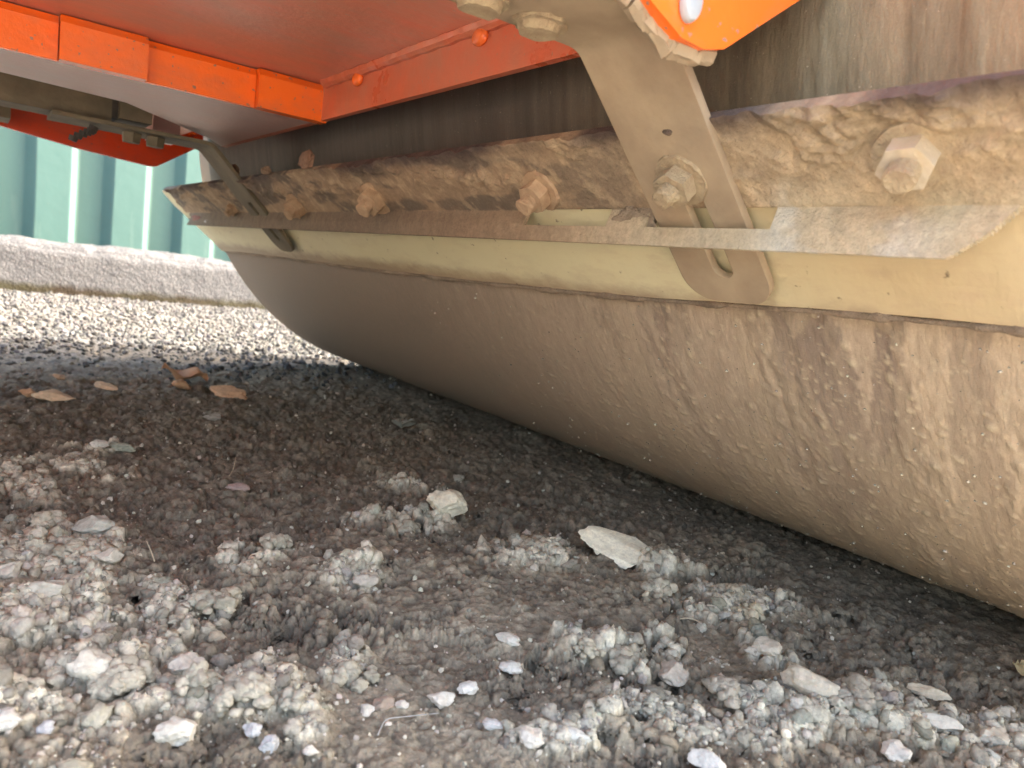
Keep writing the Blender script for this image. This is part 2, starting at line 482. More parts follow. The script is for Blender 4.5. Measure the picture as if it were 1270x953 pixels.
na, nr = 780, 890
azs = np.radians(np.linspace(-12, 82, na))
rs = np.concatenate([.15 * (2.2 / .15) ** np.linspace(0, 1, nr - 60), 2.2 * (5.2 / 2.2) ** np.linspace(0, 1, 61)[1:]])
A, Rg = np.meshgrid(azs, rs, indexing='ij')
X = np.sin(A) * Rg; Y = np.cos(A) * Rg
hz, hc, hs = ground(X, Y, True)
cm = (X[:-1, :-1] < 1.12) | (Y[:-1, :-1] > 1.95)
cm &= (X[:-1, :-1] < 2.6) & (Y[:-1, :-1] < 5.1)
edge = sstep(0, .03, (A - azs[0]) / (azs[-1] - azs[0])) * sstep(.15, .19, Rg)
hz = hz * edge - (1 - edge) * .012
f = grid_faces(na, nr, cm)
used = np.unique(f); remap = np.full(na * nr, -1); remap[used] = np.arange(len(used))
hb = hz - hs                                # coarse form; the fine lumps swell out along its normal
PB = np.stack([X, Y, hb], -1)
gu = np.gradient(PB, axis=0); gv = np.gradient(PB, axis=1)
NN = np.cross(gv, gu); NN /= np.linalg.norm(NN, axis=-1)[..., None]
NN *= np.sign(NN[..., 2:3])
ndown = NN.copy(); ndown[..., 0] *= 1.5; ndown[..., 1] *= 1.5
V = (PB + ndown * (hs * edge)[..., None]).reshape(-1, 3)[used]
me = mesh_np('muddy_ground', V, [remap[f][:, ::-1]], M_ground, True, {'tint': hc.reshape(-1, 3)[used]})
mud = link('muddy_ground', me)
tag(mud, 'dark damp lumpy mud ground under the roller', kind='structure')
# the yard around it, one sheet to the horizon
bm = bmesh.new()
s = 400
bm.faces.new([bm.verts.new(p) for p in ((-s, -s, -.016), (s, -s, -.016), (s, s, -.016), (-s, s, -.016))])
tag(bm_obj('ground', bm, M_outer), 'grey gravel yard reaching away on all sides', kind='structure')

# ---------------------------------------------------------------- stone shapes
def ico(sub):
    bm = bmesh.new(); bmesh.ops.create_icosphere(bm, subdivisions=sub, radius=1)
    V = np.array([v.co[:] for v in bm.verts]); Fa = np.array([[v.index for v in f.verts] for f in bm.faces]); bm.free()
    return V, Fa
ICO = {k: ico(k) for k in (1, 2, 3, 4)}

def rockshape(sub, seed, rough=.25, cut=4):
    V, Fa = ICO[sub]
    r = np.random.default_rng(seed)
    V = V.copy()
    for _ in range(cut):                       # shave flats off
        n = r.normal(size=3); n /= np.linalg.norm(n); d = r.uniform(.55, .85)
        k = V @ n - d
        V = V - np.outer(np.clip(k, 0, None), n)
    s = seed * 3.7
    nz = fbm(V[:, 0] * 1.6 + s, V[:, 1] * 1.6 + V[:, 2] * 1.3, seed, 3) - .5
    nz2 = fbm(V[:, 0] * 4 + s, V[:, 2] * 4 - V[:, 1] * 3, seed + 3, 3) - .5
    return V * (1 + rough * 1.6 * nz + rough * .8 * nz2)[:, None], Fa

def clodshape(sub, seed, amp=1.0):
    """crumbly clay: rounded knobs with deep creases"""
    V, Fa = ICO[sub]
    s_ = seed * 5.3
    def L(f_):
        p = V * f_
        a_ = fbm(p[:, 0] + s_, p[:, 1] + .7 * p[:, 2], seed, 2); b_ = fbm(p[:, 1] - s_, p[:, 2] + .6 * p[:, 0], seed + 5, 2)
        return np.clip(np.abs(a_ + b_ - 1) * 3, 0, 1)
    r = np.random.default_rng(seed)
    sc = r.uniform(.75, 1.25, 3)
    return V * sc * (.62 + amp * (.42 * L(1.1) + .22 * L(2.6)))[:, None], Fa

def rotmats(n, r, tilt=math.pi):
    a = r.uniform(0, 2 * math.pi, n); b = r.uniform(-tilt, tilt, n); c = r.uniform(0, 2 * math.pi, n)
    ca, sa, cb, sb, cc, sc = np.cos(a), np.sin(a), np.cos(b), np.sin(b), np.cos(c), np.sin(c)
    Z = np.zeros(n); O = np.ones(n)
    Rz = np.stack([ca, -sa, Z, sa, ca, Z, Z, Z, O], 1).reshape(n, 3, 3)
    Rx = np.stack([O, Z, Z, Z, cb, -sb, Z, sb, cb], 1).reshape(n, 3, 3)
    Rz2 = np.stack([cc, -sc, Z, sc, cc, Z, Z, Z, O], 1).reshape(n, 3, 3)
    return Rz @ Rx @ Rz2

def scatter(name, pos, rad, sub, tints, mat, seed, squash=(.5, 1), tilt=math.pi, rough=.3, smooth=False, cut=4, nvar=8, parent=None, clay=False):
    r = np.random.default_rng(seed)
    n = len(pos)
    Rm = rotmats(n, r, tilt)
    sc = np.stack([np.ones(n), r.uniform(.6, 1, n), r.uniform(*squash, n)], 1) * rad[:, None]
    vs = [clodshape(sub, seed * 13 + k) if clay else rockshape(sub, seed * 13 + k, rough, cut) for k in range(nvar)]
    which = r.integers(0, nvar, n)
    base = np.stack([v for v, _ in vs])[which]            # n, nv, 3
    Vv = np.einsum('nij,nvj->nvi', Rm, base * sc[:, None, :]) + pos[:, None, :]
    nv = Vv.shape[1]
    Fa = vs[0][1][None] + (np.arange(n) * nv)[:, None, None]
    T = np.repeat(tints[:, None, :], nv, 1).reshape(-1, 3)
    return link(name, mesh_np(name, Vv.reshape(-1, 3), [Fa.reshape(-1, 3)], mat, smooth, {'tint': T}), parent)

# crumbs of dry clay among the clods
def sample_crumbs(n, seed):
    r = np.random.default_rng(seed)
    xs = []; ys = []
    while sum(len(a) for a in xs) < n:
        a = np.radians(r.uniform(-14, 78, n * 3)); d = .2 * (1.35 / .2) ** r.uniform(0, 1, n * 3)
        x = np.sin(a) * d; y = np.cos(a) * d
        C = patches(x, y, 'C') * sstep(.36, .60, fbm(x * 26, y * 26, 77, 3))
        ok = (r.uniform(0, 1, len(x)) < C) & (x < .88)
        xs.append(x[ok]); ys.append(y[ok])
    return np.concatenate(xs)[:n], np.concatenate(ys)[:n]

def clay_tints(n, r, lo=.30, hi=.56):
    v = r.uniform(lo, hi, n)[:, None]
    return v * (np.array([1, .92, .745]) + r.normal(0, .02, (n, 3)))

for nm, n, lo, hi, sub, sd_ in (('clay_crumbs', 1700, .0030, .0095, 3, 3), ('clay_crumbs', 3000, .0018, .0036, 2, 5), ('clay_crumbs', 9000, .0008, .0020, 1, 4)):
    r = np.random.default_rng(sd_)
    x, y = sample_crumbs(n, sd_)
    rad = lo * (hi / lo) ** (r.uniform(0, 1, n) ** 2.2)
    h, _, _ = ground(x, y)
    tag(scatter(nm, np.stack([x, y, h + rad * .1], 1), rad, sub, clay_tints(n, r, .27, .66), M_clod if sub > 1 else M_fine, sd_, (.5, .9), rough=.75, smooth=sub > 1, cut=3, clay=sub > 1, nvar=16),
        'pale dry clay crumbs strewn over the mud', kind='stuff')

# clods of mud, same dark earth as the ground
r = np.random.default_rng(15); n = 1300
a = np.radians(r.uniform(-14, 76, n)); d = .22 * (1.9 / .22) ** r.uniform(0, 1, n)
x = np.sin(a) * d; y = np.cos(a) * d
k = (patches(x, y, 'S') < .5) & (x < .86) & (fbm(x * 14, y * 14, 5, 3) > .45)
x, y = x[k], y[k]; n = len(x)
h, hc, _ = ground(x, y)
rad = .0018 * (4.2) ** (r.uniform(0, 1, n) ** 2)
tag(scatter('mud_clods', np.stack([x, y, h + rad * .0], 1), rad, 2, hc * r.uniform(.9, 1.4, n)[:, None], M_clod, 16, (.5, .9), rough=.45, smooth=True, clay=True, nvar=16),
    'dark mud clods lying loose on the mud', kind='stuff')
# grit: tiny pale specks everywhere
n = 5200
a = np.radians(r.uniform(-14, 74, n)); d = .22 * (2.2 / .22) ** r.uniform(0, 1, n)
x = np.sin(a) * d; y = np.cos(a) * d
k = (x < 1.0); x, y = x[k], y[k]; n = len(x)
h, _, _ = ground(x, y)
rad = .0006 * (4.5) ** (r.uniform(0, 1, n) ** 2) * (1 + .5 * y)
tag(scatter('grit', np.stack([x, y, h + rad * .3], 1), rad, 1, clay_tints(n, r, .25, .6), M_fine, 17, (.5, .9)),
    'fine pale grit sprinkled over the dark mud', kind='stuff')

# grey gravel beyond the roller
r = np.random.default_rng(21); n = 21000
x = r.uniform(-.45, 2.1, n); y = 1.62 + (3.98 - 1.62) * r.uniform(0, 1, n) ** .85
dens = sstep(1.62, 2.25, y + (fbm(x * 5, y * 5, 3, 3) - .5) * .5)
k = (r.uniform(0, 1, n) < .06 + .94 * dens) & (x < .12 + y * .62) & ~((x > 1.0) & (y < 2.1))
x, y = x[k], y[k]; n = len(x)
h, _, _ = ground(x, y)
rad = .0042 * (3.0) ** (r.uniform(0, 1, n) ** 1.8)
v = r.uniform(.045, .145, n)[:, None] * (np.array([.98, .985, .98]) + r.normal(0, .025, (n, 3)))
tag(scatter('gravel', np.stack([x, y, h + rad * .25], 1), rad, 1, v, M_stone, 22, (.45, .85), nvar=14),
    'grey gravel in the sun between roller and kerb', kind='stuff')

# ---------------------------------------------------------------- kerb and container
nx, ns = 420, 90
xs = np.linspace(-2.2, 3.4, nx)
# section round the block: front bottom -> front top -> back top -> back bottom
sec = []
for t in np.linspace(0, 1, ns):
    if t < .5: sec.append((3.90 + .028 * (t / .5), -.03 + .255 * (t / .5)))
    elif t < .85: sec.append((3.928 + .24 * ((t - .5) / .35), .232))
    else: sec.append((4.18, .232 - .25 * (t - .85) / .15))
sec = np.array(sec)
Xg, Sg = np.meshgrid(xs, np.arange(ns), indexing='ij')
Yg = sec[Sg, 0]; Zg = sec[Sg, 1]
# round the top front corner
rc = .03
cx = np.exp(-((Sg - ns * .5) / 5.) ** 2)
wob = fbm(Xg * 2.2, Sg * .02, 31, 3) - .5
arcS = np.cumsum(np.r_[0, np.linalg.norm(np.diff(sec, axis=0), axis=1)])[Sg]
rough = fbm(Xg * 14, arcS * 14, 32, 4) - .5
fine = fbm(Xg * 60, arcS * 60, 34, 3) - .5
Yg = Yg + cx * rc * .6 + rough * -.003 + fine * -.005 + wob * .02
Zg = Zg - cx * rc * .45 + (rough * .022 + fine * .008 + wob * .03) * sstep(ns * .35, ns * .5, Sg * 1.)
kb = mesh_np('concrete_kerb', np.stack([Xg, Yg, Zg], -1).reshape(-1, 3), [grid_faces(nx, ns)[:, ::-1]], M_conc, True)
tag(link('concrete_kerb', kb), 'rough grey concrete kerb block in sun before the green container', 'kerb')

cont = bpy.data.objects.new('shipping_container', None); COL.objects.link(cont); cont.location = (1.0, 5.0, 0)
tag(cont, 'pale green corrugated shipping container behind the concrete kerb', 'container')
pts = []
xx = .698 - .385 * 9
while xx < 4.2:
    pts += [(xx, 0), (xx + .172, 0), (xx + .212, .045), (xx + .335, .045)]
    xx += .385
pts = np.array(pts)
# rounded folds
P2 = []
for i in range(1, len(pts) - 1):
    a_, b_, c_ = pts[i - 1], pts[i], pts[i + 1]
    u = (a_ - b_) / np.linalg.norm(a_ - b_); v_ = (c_ - b_) / np.linalg.norm(c_ - b_)
    for t in (0, .5, 1):
        P2.append(b_ + u * .006 * (1 - t) ** 2 + v_ * .006 * t ** 2)
P2 = np.array(P2)
zs = np.linspace(.16, 2.45, 24)
Vc = np.array([[(p[0] - 1.0 + .0012 * math.sin(zz * 9 + p[0] * 30), p[1], zz) for zz in zs] for p in P2]).reshape(-1, 3)
link('corrugated_panel', mesh_np('corrugated_panel', Vc, [grid_faces(len(P2), len(zs))], M_cont, False), cont)
x0, x1 = P2[0][0] - 1.0, P2[-1][0] - 1.0
for nm, a in (('bottom_rail', (x0, x1, -.012, .10, .01, .16)), ('top_rail', (x0, x1, -.012, .10, 2.45, 2.56)),
              ('corner_post', (x0 - .12, x0, -.02, .12, .01, 2.56)), ('corner_post', (x1, x1 + .12, -.02, .12, .01, 2.56)),
              ('container_body', (x0 - .1, x1 + .1, .13, 2.4, .01, 2.55))):
    bm = bmesh.new(); bx(bm, *a); bm_obj(nm, bm, M_cont, cont, bevel=.006)

# ---------------------------------------------------------------- the roller
roller = bpy.data.objects.new('road_roller', None); COL.objects.link(roller)
tag(roller, 'orange road roller seen from beneath with a mud caked smooth steel drum', 'road roller')
DX, DR = 1.0688, .6
DY0, DY1 = .03, 2.05

# drum: fine grid on the side facing the camera
ny = 560
t = np.linspace(0, 1, ny)
ys = DY0 + (DY1 - DY0) * (t ** 1.9 * .9 + t * .1)
th_f = np.radians(np.concatenate([np.linspace(-94, -27, 420), np.linspace(-27, 36, 90)[1:]]))              # angle from -x axis, downwards negative
th_b = np.radians(np.linspace(36, 262, 70))[1:-1]
th = np.concatenate([th_f, th_b])
YY, TH = np.meshgrid(ys, th, indexing='ij')
arc = TH * DR
near = 1 - sstep(.25, 1.25, YY)
wy_ = (fbm(YY * 30, arc * 30, 405, 3) - .5) * .02
n_s = fbm((YY + wy_) * 130, arc * 24, 401, 4, .55)
n_s2 = fbm(YY * 30 + 3, arc * 5, 411, 3)
n_b = fbm(YY * 14, arc * 14, 421, 4)
n_f = fbm(YY * 260, arc * 120, 431, 3)
streakmask = sstep(.46, .62, n_s2) * near
ridge = np.abs(2 * n_s - 1)
hgt = .0026 * streakmask * np.clip(1 - ridge, 0, 1) ** 2.5 + .0006 * near * (n_b - .4) + .0012 * near * (n_f - .5)
edge_lip = sstep(.50, .53, fbm(YY * 22 + .6 * n_b, arc * 8, 441, 4))
hgt += edge_lip * .0007 * near
lowz = 1 - sstep(.05, .42, DR + np.sin(TH) * DR)
u_, v_ = YY, arc
kp = .03 + .22 * near * (.15 + lowz)
s1, st1 = dome(u_ * 1.0, v_, .011, 500, .12, .40, kp)
s2, st2 = dome(u_ * 1.3, v_, .0055, 600, .15, .45, kp * 1.3)
s3, _ = dome(u_, v_ * .6, .019, 700, .12, .22, kp * .25)
hgt *= .62
hgt += s1 * .0013 + s2 * .0009 + s3 * .0013
hgt = np.clip(hgt, 0, None)
nofront = TH > math.radians(37)
hgt[nofront] = 0
RR = DR + hgt
Vd = np.stack([DX - np.cos(TH) * RR, YY, DR + np.sin(TH) * RR], -1)
base = np.array([.40, .315, .225])
dk = np.array([.140, .103, .082]); lt = np.array([.47, .385, .265])
band = sstep(.50, .56, fbm((YY + wy_) * 34 + 1.5, arc * 2.6, 451, 4) + .18 * (n_f - .5)) * near * (1 - .75 * lowz)
sm = sstep(.44, .60, n_s2 * .5 + n_b * .5) * near
cold = base * (1 - .9 * (band * (.5 + .5 * sstep(.3, .6, n_s)))[..., None]) + (dk * .90) * (band * (.5 + .5 * sstep(.3, .6, n_s)))[..., None]
cold = cold * (1 + .20 * (fbm(YY * 5, arc * 5, 461, 4)[..., None] - .5) + .45 * (n_s[..., None] - .5) * near[..., None])
k3 = np.clip(np.maximum(np.maximum(s1, s2), s3) * 1.3, 0, 1)[..., None]
cold = cold * (1 - k3) + lt * k3
k4 = (edge_lip * near * .35)[..., None]
cold = cold * (1 - k4) + np.array([.42, .335, .225]) * k4
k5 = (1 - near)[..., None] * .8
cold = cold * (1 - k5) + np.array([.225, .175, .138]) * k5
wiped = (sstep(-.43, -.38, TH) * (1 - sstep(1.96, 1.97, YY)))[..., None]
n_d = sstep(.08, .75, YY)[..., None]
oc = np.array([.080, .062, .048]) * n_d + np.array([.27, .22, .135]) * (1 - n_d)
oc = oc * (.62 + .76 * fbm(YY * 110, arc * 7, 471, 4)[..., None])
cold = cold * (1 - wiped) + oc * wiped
nt_ = len(th)
idx = np.arange(ny * nt_).reshape(ny, nt_)
q = np.stack([idx[:-1, :], idx[1:, :], np.roll(idx, -1, 1)[1:, :], np.roll(idx, -1, 1)[:-1, :]], -1).reshape(-1, 4)
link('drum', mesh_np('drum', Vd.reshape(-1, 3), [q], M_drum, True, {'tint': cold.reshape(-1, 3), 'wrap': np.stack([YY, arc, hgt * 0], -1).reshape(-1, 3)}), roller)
for side, yy in (('n', DY0), ('f', DY1)):
    sgn = 1 if side == 'n' else -1
    bm = bmesh.new()
    N = 96
    rings = [(.6, 0), (.568, 0), (.565, .05), (.20, .05), (.18, .0), (.0001, .0)]
    prev = None
    for rr_, off in rings:
        cur = [bm.verts.new((DX + rr_ * math.cos(2 * math.pi * i / N), yy + sgn * off, DR + rr_ * math.sin(2 * math.pi * i / N))) for i in range(N)]
        if prev:
            for i in range(N): bm.faces.new((prev[i], prev[(i + 1) % N], cur[(i + 1) % N], cur[i]))
        prev = cur
    bm_obj('drum_end', bm, M_arm, roller, smooth=False)

# body box and the frame above the view
def part_box(nm, mat, a, bevel=.004, parent=roller):
    bm = bmesh.new(); bx(bm, *a); return bm_obj(nm, bm, mat, parent, bevel=bevel)
ZL, ZH = .491, .541
XE = .402
part_box('underside_plate', M_or_dusty, (-2.3, XE - .008, .345, 1.935, ZH, ZH + .01), 0)
M_or_end = mk_orange('orange_paint_end_plate', .80, 1.7, (.42, .20, .13), (.70, .085, .018))
part_box('end_plate', M_or_end, (XE - .008, XE, .345, 1.53, ZL, ZH + .03), .002)
bm = bmesh.new()                                      # thick weld along the inner corner
for k in range(60):
    yk = .36 + k * .011
    cyl(bm, (XE - .010, yk, ZH - .001), (0, 1, 0), .008 + .0007 * math.sin(k * 1.7), .008 + .0007 * math.sin(k * 1.7 + 1.7), .0115, 10)
bm_obj('weld_seam', bm, M_or_end, roller, smooth=True)
for yk in (.637, .915):
    bm = bmesh.new(); bmesh.ops.create_icosphere(bm, subdivisions=3, radius=.011)
    bmesh.ops.scale(bm, vec=(.5, 1.1, .8), verts=bm.verts); bmesh.ops.translate(bm, vec=(XE - .011, yk, ZH - .012), verts=bm.verts)
    bm_obj('weld_blob', bm, M_or_plate, roller, smooth=True)
part_box('body_frame', M_or_clean, (-2.3, .43, .36, 1.92, ZH + .011, .93), .01)
# lower box with stepped plates on its near side
bm = bmesh.new()
lowpoly = [(-2.3, 1.215), (.034, 1.227), (.185, 1.252), (.353, 1.457), (XE - .010, 1.53), (XE - .010, 1.055), (-2.3, 1.055)]
lo = [bm.verts.new((p[0], p[1], ZL)) for p in lowpoly]; hi = [bm.verts.new((p[0], p[1], ZH - .001)) for p in lowpoly]
bm.faces.new(lo); bm.faces.new(hi[::-1])
for i in range(len(lo)): bm.faces.new((lo[i], lo[(i + 1) % len(lo)], hi[(i + 1) % len(lo)], hi[i]))
bm_obj('lower_box', bm, M_or_dust2, roller, bevel=.003)
for a, b, y0_, nm in ((-.9, -.42, 1.043, 0), (-.42, -.12, 1.031, 1), (-.12, .0825, 1.045, 0), (.0835, .174, 1.031, 1), (.175, .306, 1.045, 0), (.307, XE - .0005, 1.033, 1)):
    bm = bmesh.new()
    # plate with a slightly turned-in top edge
    z0, z1 = ZL - .002, ZH - .002
    y1_ = 1.0545
    prof = [(y0_, z0), (y0_, z1 - .009), (y0_ + .006, z1), (y1_, z1), (y1_, z0)]
    va = [bm.verts.new((a, p[0], p[1])) for p in prof]; vb = [bm.verts.new((b, p[0], p[1])) for p in prof]
    bm.faces.new(va); bm.faces.new(vb[::-1])
    for i in range(5): bm.faces.new((va[i], vb[i], vb[(i + 1) % 5], va[(i + 1) % 5]))
    bm_obj('side_plate', bm, M_or_plate, roller, bevel=.0015)
# side cheek plates, near and far, same outline
def cheek(poly, y0, y1, mat, nm='cheek_plate'):
    bm = bmesh.new(); prism(bm, poly, y0, y1)
    return bm_obj(nm, bm, mat, roller, bevel=.004, seg=3)
near_c = cheek([(-2.3, .535), (.235, .535), (.262, .497), (.300, .466), (.330, .4535), (.350, .4525), (.368, .4575), (.448, .517), (.455, .53), (.455, .8), (.95, 1.21), (1.2, 1.21), (1.2, 1.33), (.9, 1.33), (.40, .95), (-2.3, .95)], .318, .334, M_or_clean)
cheek([(-.15, .515), (.055, .494), (.20, .476), (.345, .4650), (.358, .4680), (.446, .529), (.455, .54), (.455, .8), (.95, 1.21), (1.2, 1.21), (1.2, 1.33), (.9, 1.33), (.40, .95), (-2.3, .95), (-2.3, .50)], 1.94, 1.955, M_or_far)
# muddy lower rim of the near cheek
bm = bmesh.new()
rim = [(.235, .535), (.262, .497), (.300, .466), (.330, .4535), (.350, .4525), (.362, .455)]
for i in range(len(rim) - 1):
    for k in range(5):
        t_ = k / 5
        p = np.array(rim[i]) * (1 - t_) + np.array(rim[i + 1]) * t_
        cyl(bm, (p[0], .332, p[1] + .001), (rim[i + 1][0] - rim[i][0], 0, rim[i + 1][1] - rim[i][1]), .0065, .0068, .010, 8)
o = bm_obj('mud_rim', bm, M_arm, roller, smooth=True); roughen(o.data, .004, 60, 3); roughen(o.data, .002, 170, 8)
# round bolt head on the near cheek
bm = bmesh.new(); cyl(bm, (.331, .318, .4735), (0, -1, 0), .0095, .0085, .006, 24)
bmesh.ops.scale(bm, vec=(.85, 1, 1.35), space=Matrix.Translation((-.331, -.318, -.4735)), verts=bm.verts)
bm_obj('cheek_bolt', bm, M_steelgrey, roller, smooth=True, bevel=.002)
# upper works, above the view; they shade the ground
part_box('upper_body', M_or_clean, (-1.9, 1.9, .42, 1.70, 1.32, 1.9), .03)
# rear drum
bm = bmesh.new(); cyl(bm, (-2.95, .06, .6), (0, 1, 0), .6, .6, 1.98, 72); bm_obj('rear_drum', bm, M_arm, roller, smooth=True)
part_box('rear_yoke', M_or_clean, (-3.05, -2.3, .45, 1.8, 1.24, 1.5), .01)

# dark pipe-like rail with joint behind the lower box, far arm hangs from it
RY0, RY1 = 1.455, 1.53
part_box('hanger_rail', M_olive, (-.6, .195, RY0, RY1, .4845, .535), .004)
part_box('hanger_block', M_olive, (.205, .255, RY0 - .012, RY1, .493, .545), .004)
bm = bmesh.new(); cyl(bm, (.197, RY0 + .005, .515), (0, 1, 0), .022, .022, .06, 20); bm_obj('hanger_pin', bm, M_rubber, roller, smooth=True)
part_box('hanger_leg', M_olive, (-.14, .07, 1.83, 1.93, .50, .60), .006)
bm = bmesh.new()
for k in range(7):
    a_ = -.5 + k * .42
    cyl(bm, (.158 + .012 * math.cos(a_) - .002 * k, 1.44, .474 - .0050 * k + .006 * math.sin(a_)), (-.3, 0, -1), .007, .0062, .008, 8)
bm_obj('hook', bm, M_rubber, roller, smooth=True)
# roof edges seen above the far arm
part_box('gusset', M_or_dust2, (.272, .318, 1.53, 1.60, .483, .53), .003)

# ---- scraper: blade, folded bar, bolts, arms (all run along y)
def pt(t, hd):
    x = (.549 - 1.414 * t) / (1 + hd)
    return np.array([x, .302 + hd * x])

# blade
nyb = 500
yb = np.linspace(.05, 2.065, nyb)
def blade_front(y):
    lo_hd = np.interp(y, [.05, .3, .5, .8, 1.2, 1.6, 1.9, 2.065], [.026, .020, .006, -.004, -.009, -.010, -.012, -.018])
    return lo_hd
rows = []
for k, s in enumerate(np.linspace(0, 1, 14)):
    hd = blade_front(yb) * (1 - s) + .30 * s
    x = (.549 - 1.414 * .0105) / (1 + hd)
    z = .302 + hd * x
    wv = (fbm(yb * 30 + s * 5, yb * 0 + s * 20, 811, 3) - .5) * .0012
    rows.append(np.stack([x - wv, yb, z - wv], 1))
back = [rw + np.array([.0070, 0, .0070]) for rw in rows]
Vb = np.stack(rows + back[::-1], 1)
nn = Vb.shape[1]
idx = np.arange(nyb * nn).reshape(nyb, nn)
q = np.stack([idx[:-1], idx[1:], np.roll(idx, -1, 1)[1:], np.roll(idx, -1, 1)[:-1]], -1).reshape(-1, 4)
# clip left end obliquely
for k in range(nn):
    s = min(k, nn - 1 - k) / 13
    Vb[:, k, 1] = .05 + (Vb[:, k, 1] - .05) * (1 + .05 * min(1, s * 1.4) - .01)
me = mesh_np('scraper_blade', Vb.reshape(-1, 3), [q[:, ::-1], idx[0][None, :], idx[-1][None, ::-1]], M_blade, False)
blade = link('scraper_blade', me, roller)

# mud seam where blade meets the drum
ns_ = 700; nc = 10
yy = np.linspace(.05, 2.03, ns_)
hdl = blade_front(yy)
x = (.549 - 1.414 * .0095) / (1 + hdl); z = .302 + hdl * x
rad = .0030 + .0055 * np.clip(fbm(yy * 28, yy * 0, 821, 4) - .42, 0, 1) * 2 * (1.2 - .5 * yy)
Vs = []
for k in range(nc):
    a_ = 2 * math.pi * k / nc
    rk = rad * (1 + .5 * (fbm(yy * 120, yy * 0 + k * 1.7, 831, 3) - .5))
    Vs.append(np.stack([x + .004 + np.cos(a_) * rk, yy, z - .0015 + np.sin(a_) * rk * .8], 1))
Vs = np.stack(Vs, 1)
idx = np.arange(ns_ * nc).reshape(ns_, nc)
q = np.stack([idx[:-1], idx[1:], np.roll(idx, -1, 1)[1:], np.roll(idx, -1, 1)[:-1]], -1).reshape(-1, 4)
ck = fbm(yy * 30, yy * 0, 841, 3)[:, None, None]
tint = np.broadcast_to(np.array([.30, .23, .165]) * (.6 + .8 * ck), (ns_, nc, 3)).reshape(-1, 3)
link('mud_seam', mesh_np('mud_seam', Vs.reshape(-1, 3), [q[:, ::-1]], M_caked, True, {'tint': tint}), roller)

# folded scraper bar: profile rows from the top edge, down the sloping web, across the slots, down the lip
TF = .0155
prof = []
top_hd = .318
for s in np.linspace(0, 1, 62): prof.append(('web', pt(TF, top_hd + (.165 - top_hd) * s)))
pw = pt(TF, .165); pb = np.array([.4465, .302 + .131 * .4465]); pl_ = np.array([.4450, .302 + .0985 * .4450])
for s in np.linspace(0, 1, 9)[1:]: prof.append(('slot', pw + (pb - pw) * s))
for s in np.linspace(0, 1, 14)[1:]: prof.append(('lip', pb + (pl_ - pb) * s))
kinds = [k for k, _ in prof]; PR = np.array([p for _, p in prof])
npf = len(PR)
nyy = 900
t = np.linspace(0, 1, nyy); yr = .07 + (2.05 - .07) * (t ** 1.7 * .85 + t * .15)
Yb, Kb = np.meshgrid(yr, np.arange(npf), indexing='ij')
Pb = PR[Kb]
Sl = np.cumsum(np.r_[0, np.linalg.norm(np.diff(PR, axis=0), axis=1)])[Kb]
# outward normal of the section
tg = np.gradient(PR, axis=0); tg /= np.linalg.norm(tg, axis=1)[:, None]
nrm = np.stack([tg[:, 1], -tg[:, 0]], 1)
nrm = np.where(nrm[:, :1] > 0, -nrm, nrm)
NB = nrm[Kb]
web = np.array([k == 'web' for k in kinds])[Kb] * 1.0
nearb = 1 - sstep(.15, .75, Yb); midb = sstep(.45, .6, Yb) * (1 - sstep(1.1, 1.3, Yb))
d1, t1 = dome(Yb * 1.0 + Sl * .6, Sl * .9 - Yb * .3, .013, 901)
d2, t2 = dome(Yb * .7 + Sl * .5, Sl * 1.0 - Yb * .25, .006, 911)
m1 = fbm(Yb * 18, Sl * 25, 921, 4); m2 = fbm(Yb * 90 + Sl * 40, Sl * 70 - Yb * 20, 931, 3)
mflk = sstep(.42, .60, m1)
upper = 1 - sstep(.036, .060, Sl + .03 * (m1 - .5))
thick = web * (.0008 + mflk * (.0012 + .0022 * d1 + .0018 * d2 + .004 * np.abs(2 * fbm(Yb * 40 + Sl * 25, Sl * 60 - Yb * 12, 937, 4) - 1)) * (.12 + .88 * upper) + .0016 * (m2 - .4))
topc = np.exp(-(Sl / .010) ** 2)
thick = thick + topc * .0035 * (.4 + m1) + (1 - web) * .0006 * m2
Vf = np.stack([Pb[..., 0] + NB[..., 0] * thick, Yb, Pb[..., 1] + NB[..., 1] * thick], -1)
# crumbly top edge
Vf[..., 2] += topc * (fbm(Yb * 60, Sl * 0, 941, 3) - .5) * .006
Vk = np.stack([Pb[..., 0] - NB[..., 0] * .004, Yb, Pb[..., 1] - NB[..., 1] * .004], -1)
yc = (yr[:-1] + yr[1:]) / 2
slotrow = np.array([kinds[i + 1] == 'slot' for i in range(npf - 1)])
inslot = (((yc > .321) & (yc < .441)) | ((yc > .487) & (yc < .608)))
mask = ~(inslot[:, None] & slotrow[None, :])
# slanted right end: the lip stops earlier than the web
liprow = np.array([kinds[i + 1] in ('lip', 'slot') for i in range(npf - 1)])
i_l = np.arange(npf - 1); i0 = np.argmax(liprow)
frac = np.clip((i_l - i0) / (npf - 1 - i0), 0, 1)
mask &= ~((yc[:, None] < (.172 + .030 * frac)[None, :]) & liprow[None, :])
for i in range(i0, npf):
    fr = min(max((i - i0) / (npf - 1 - i0), 0), 1); cut = .172 + .030 * fr
    ok = np.where(yc >= .172 + .030 * min(max((min(i, npf - 2) - i0) / (npf - 1 - i0), 0), 1))[0][0]
    Vf[ok, i, 1] = cut; Vk[ok, i, 1] = cut
# broken left end of the lip
mask &= ~((yc[:, None] > (2.02 - .05 * fbm(i_l * .6, i_l * 0., 5, 2))[None, :]) & liprow[None, :])
N0 = nyy * npf
ff = grid_faces(nyy, npf, mask)
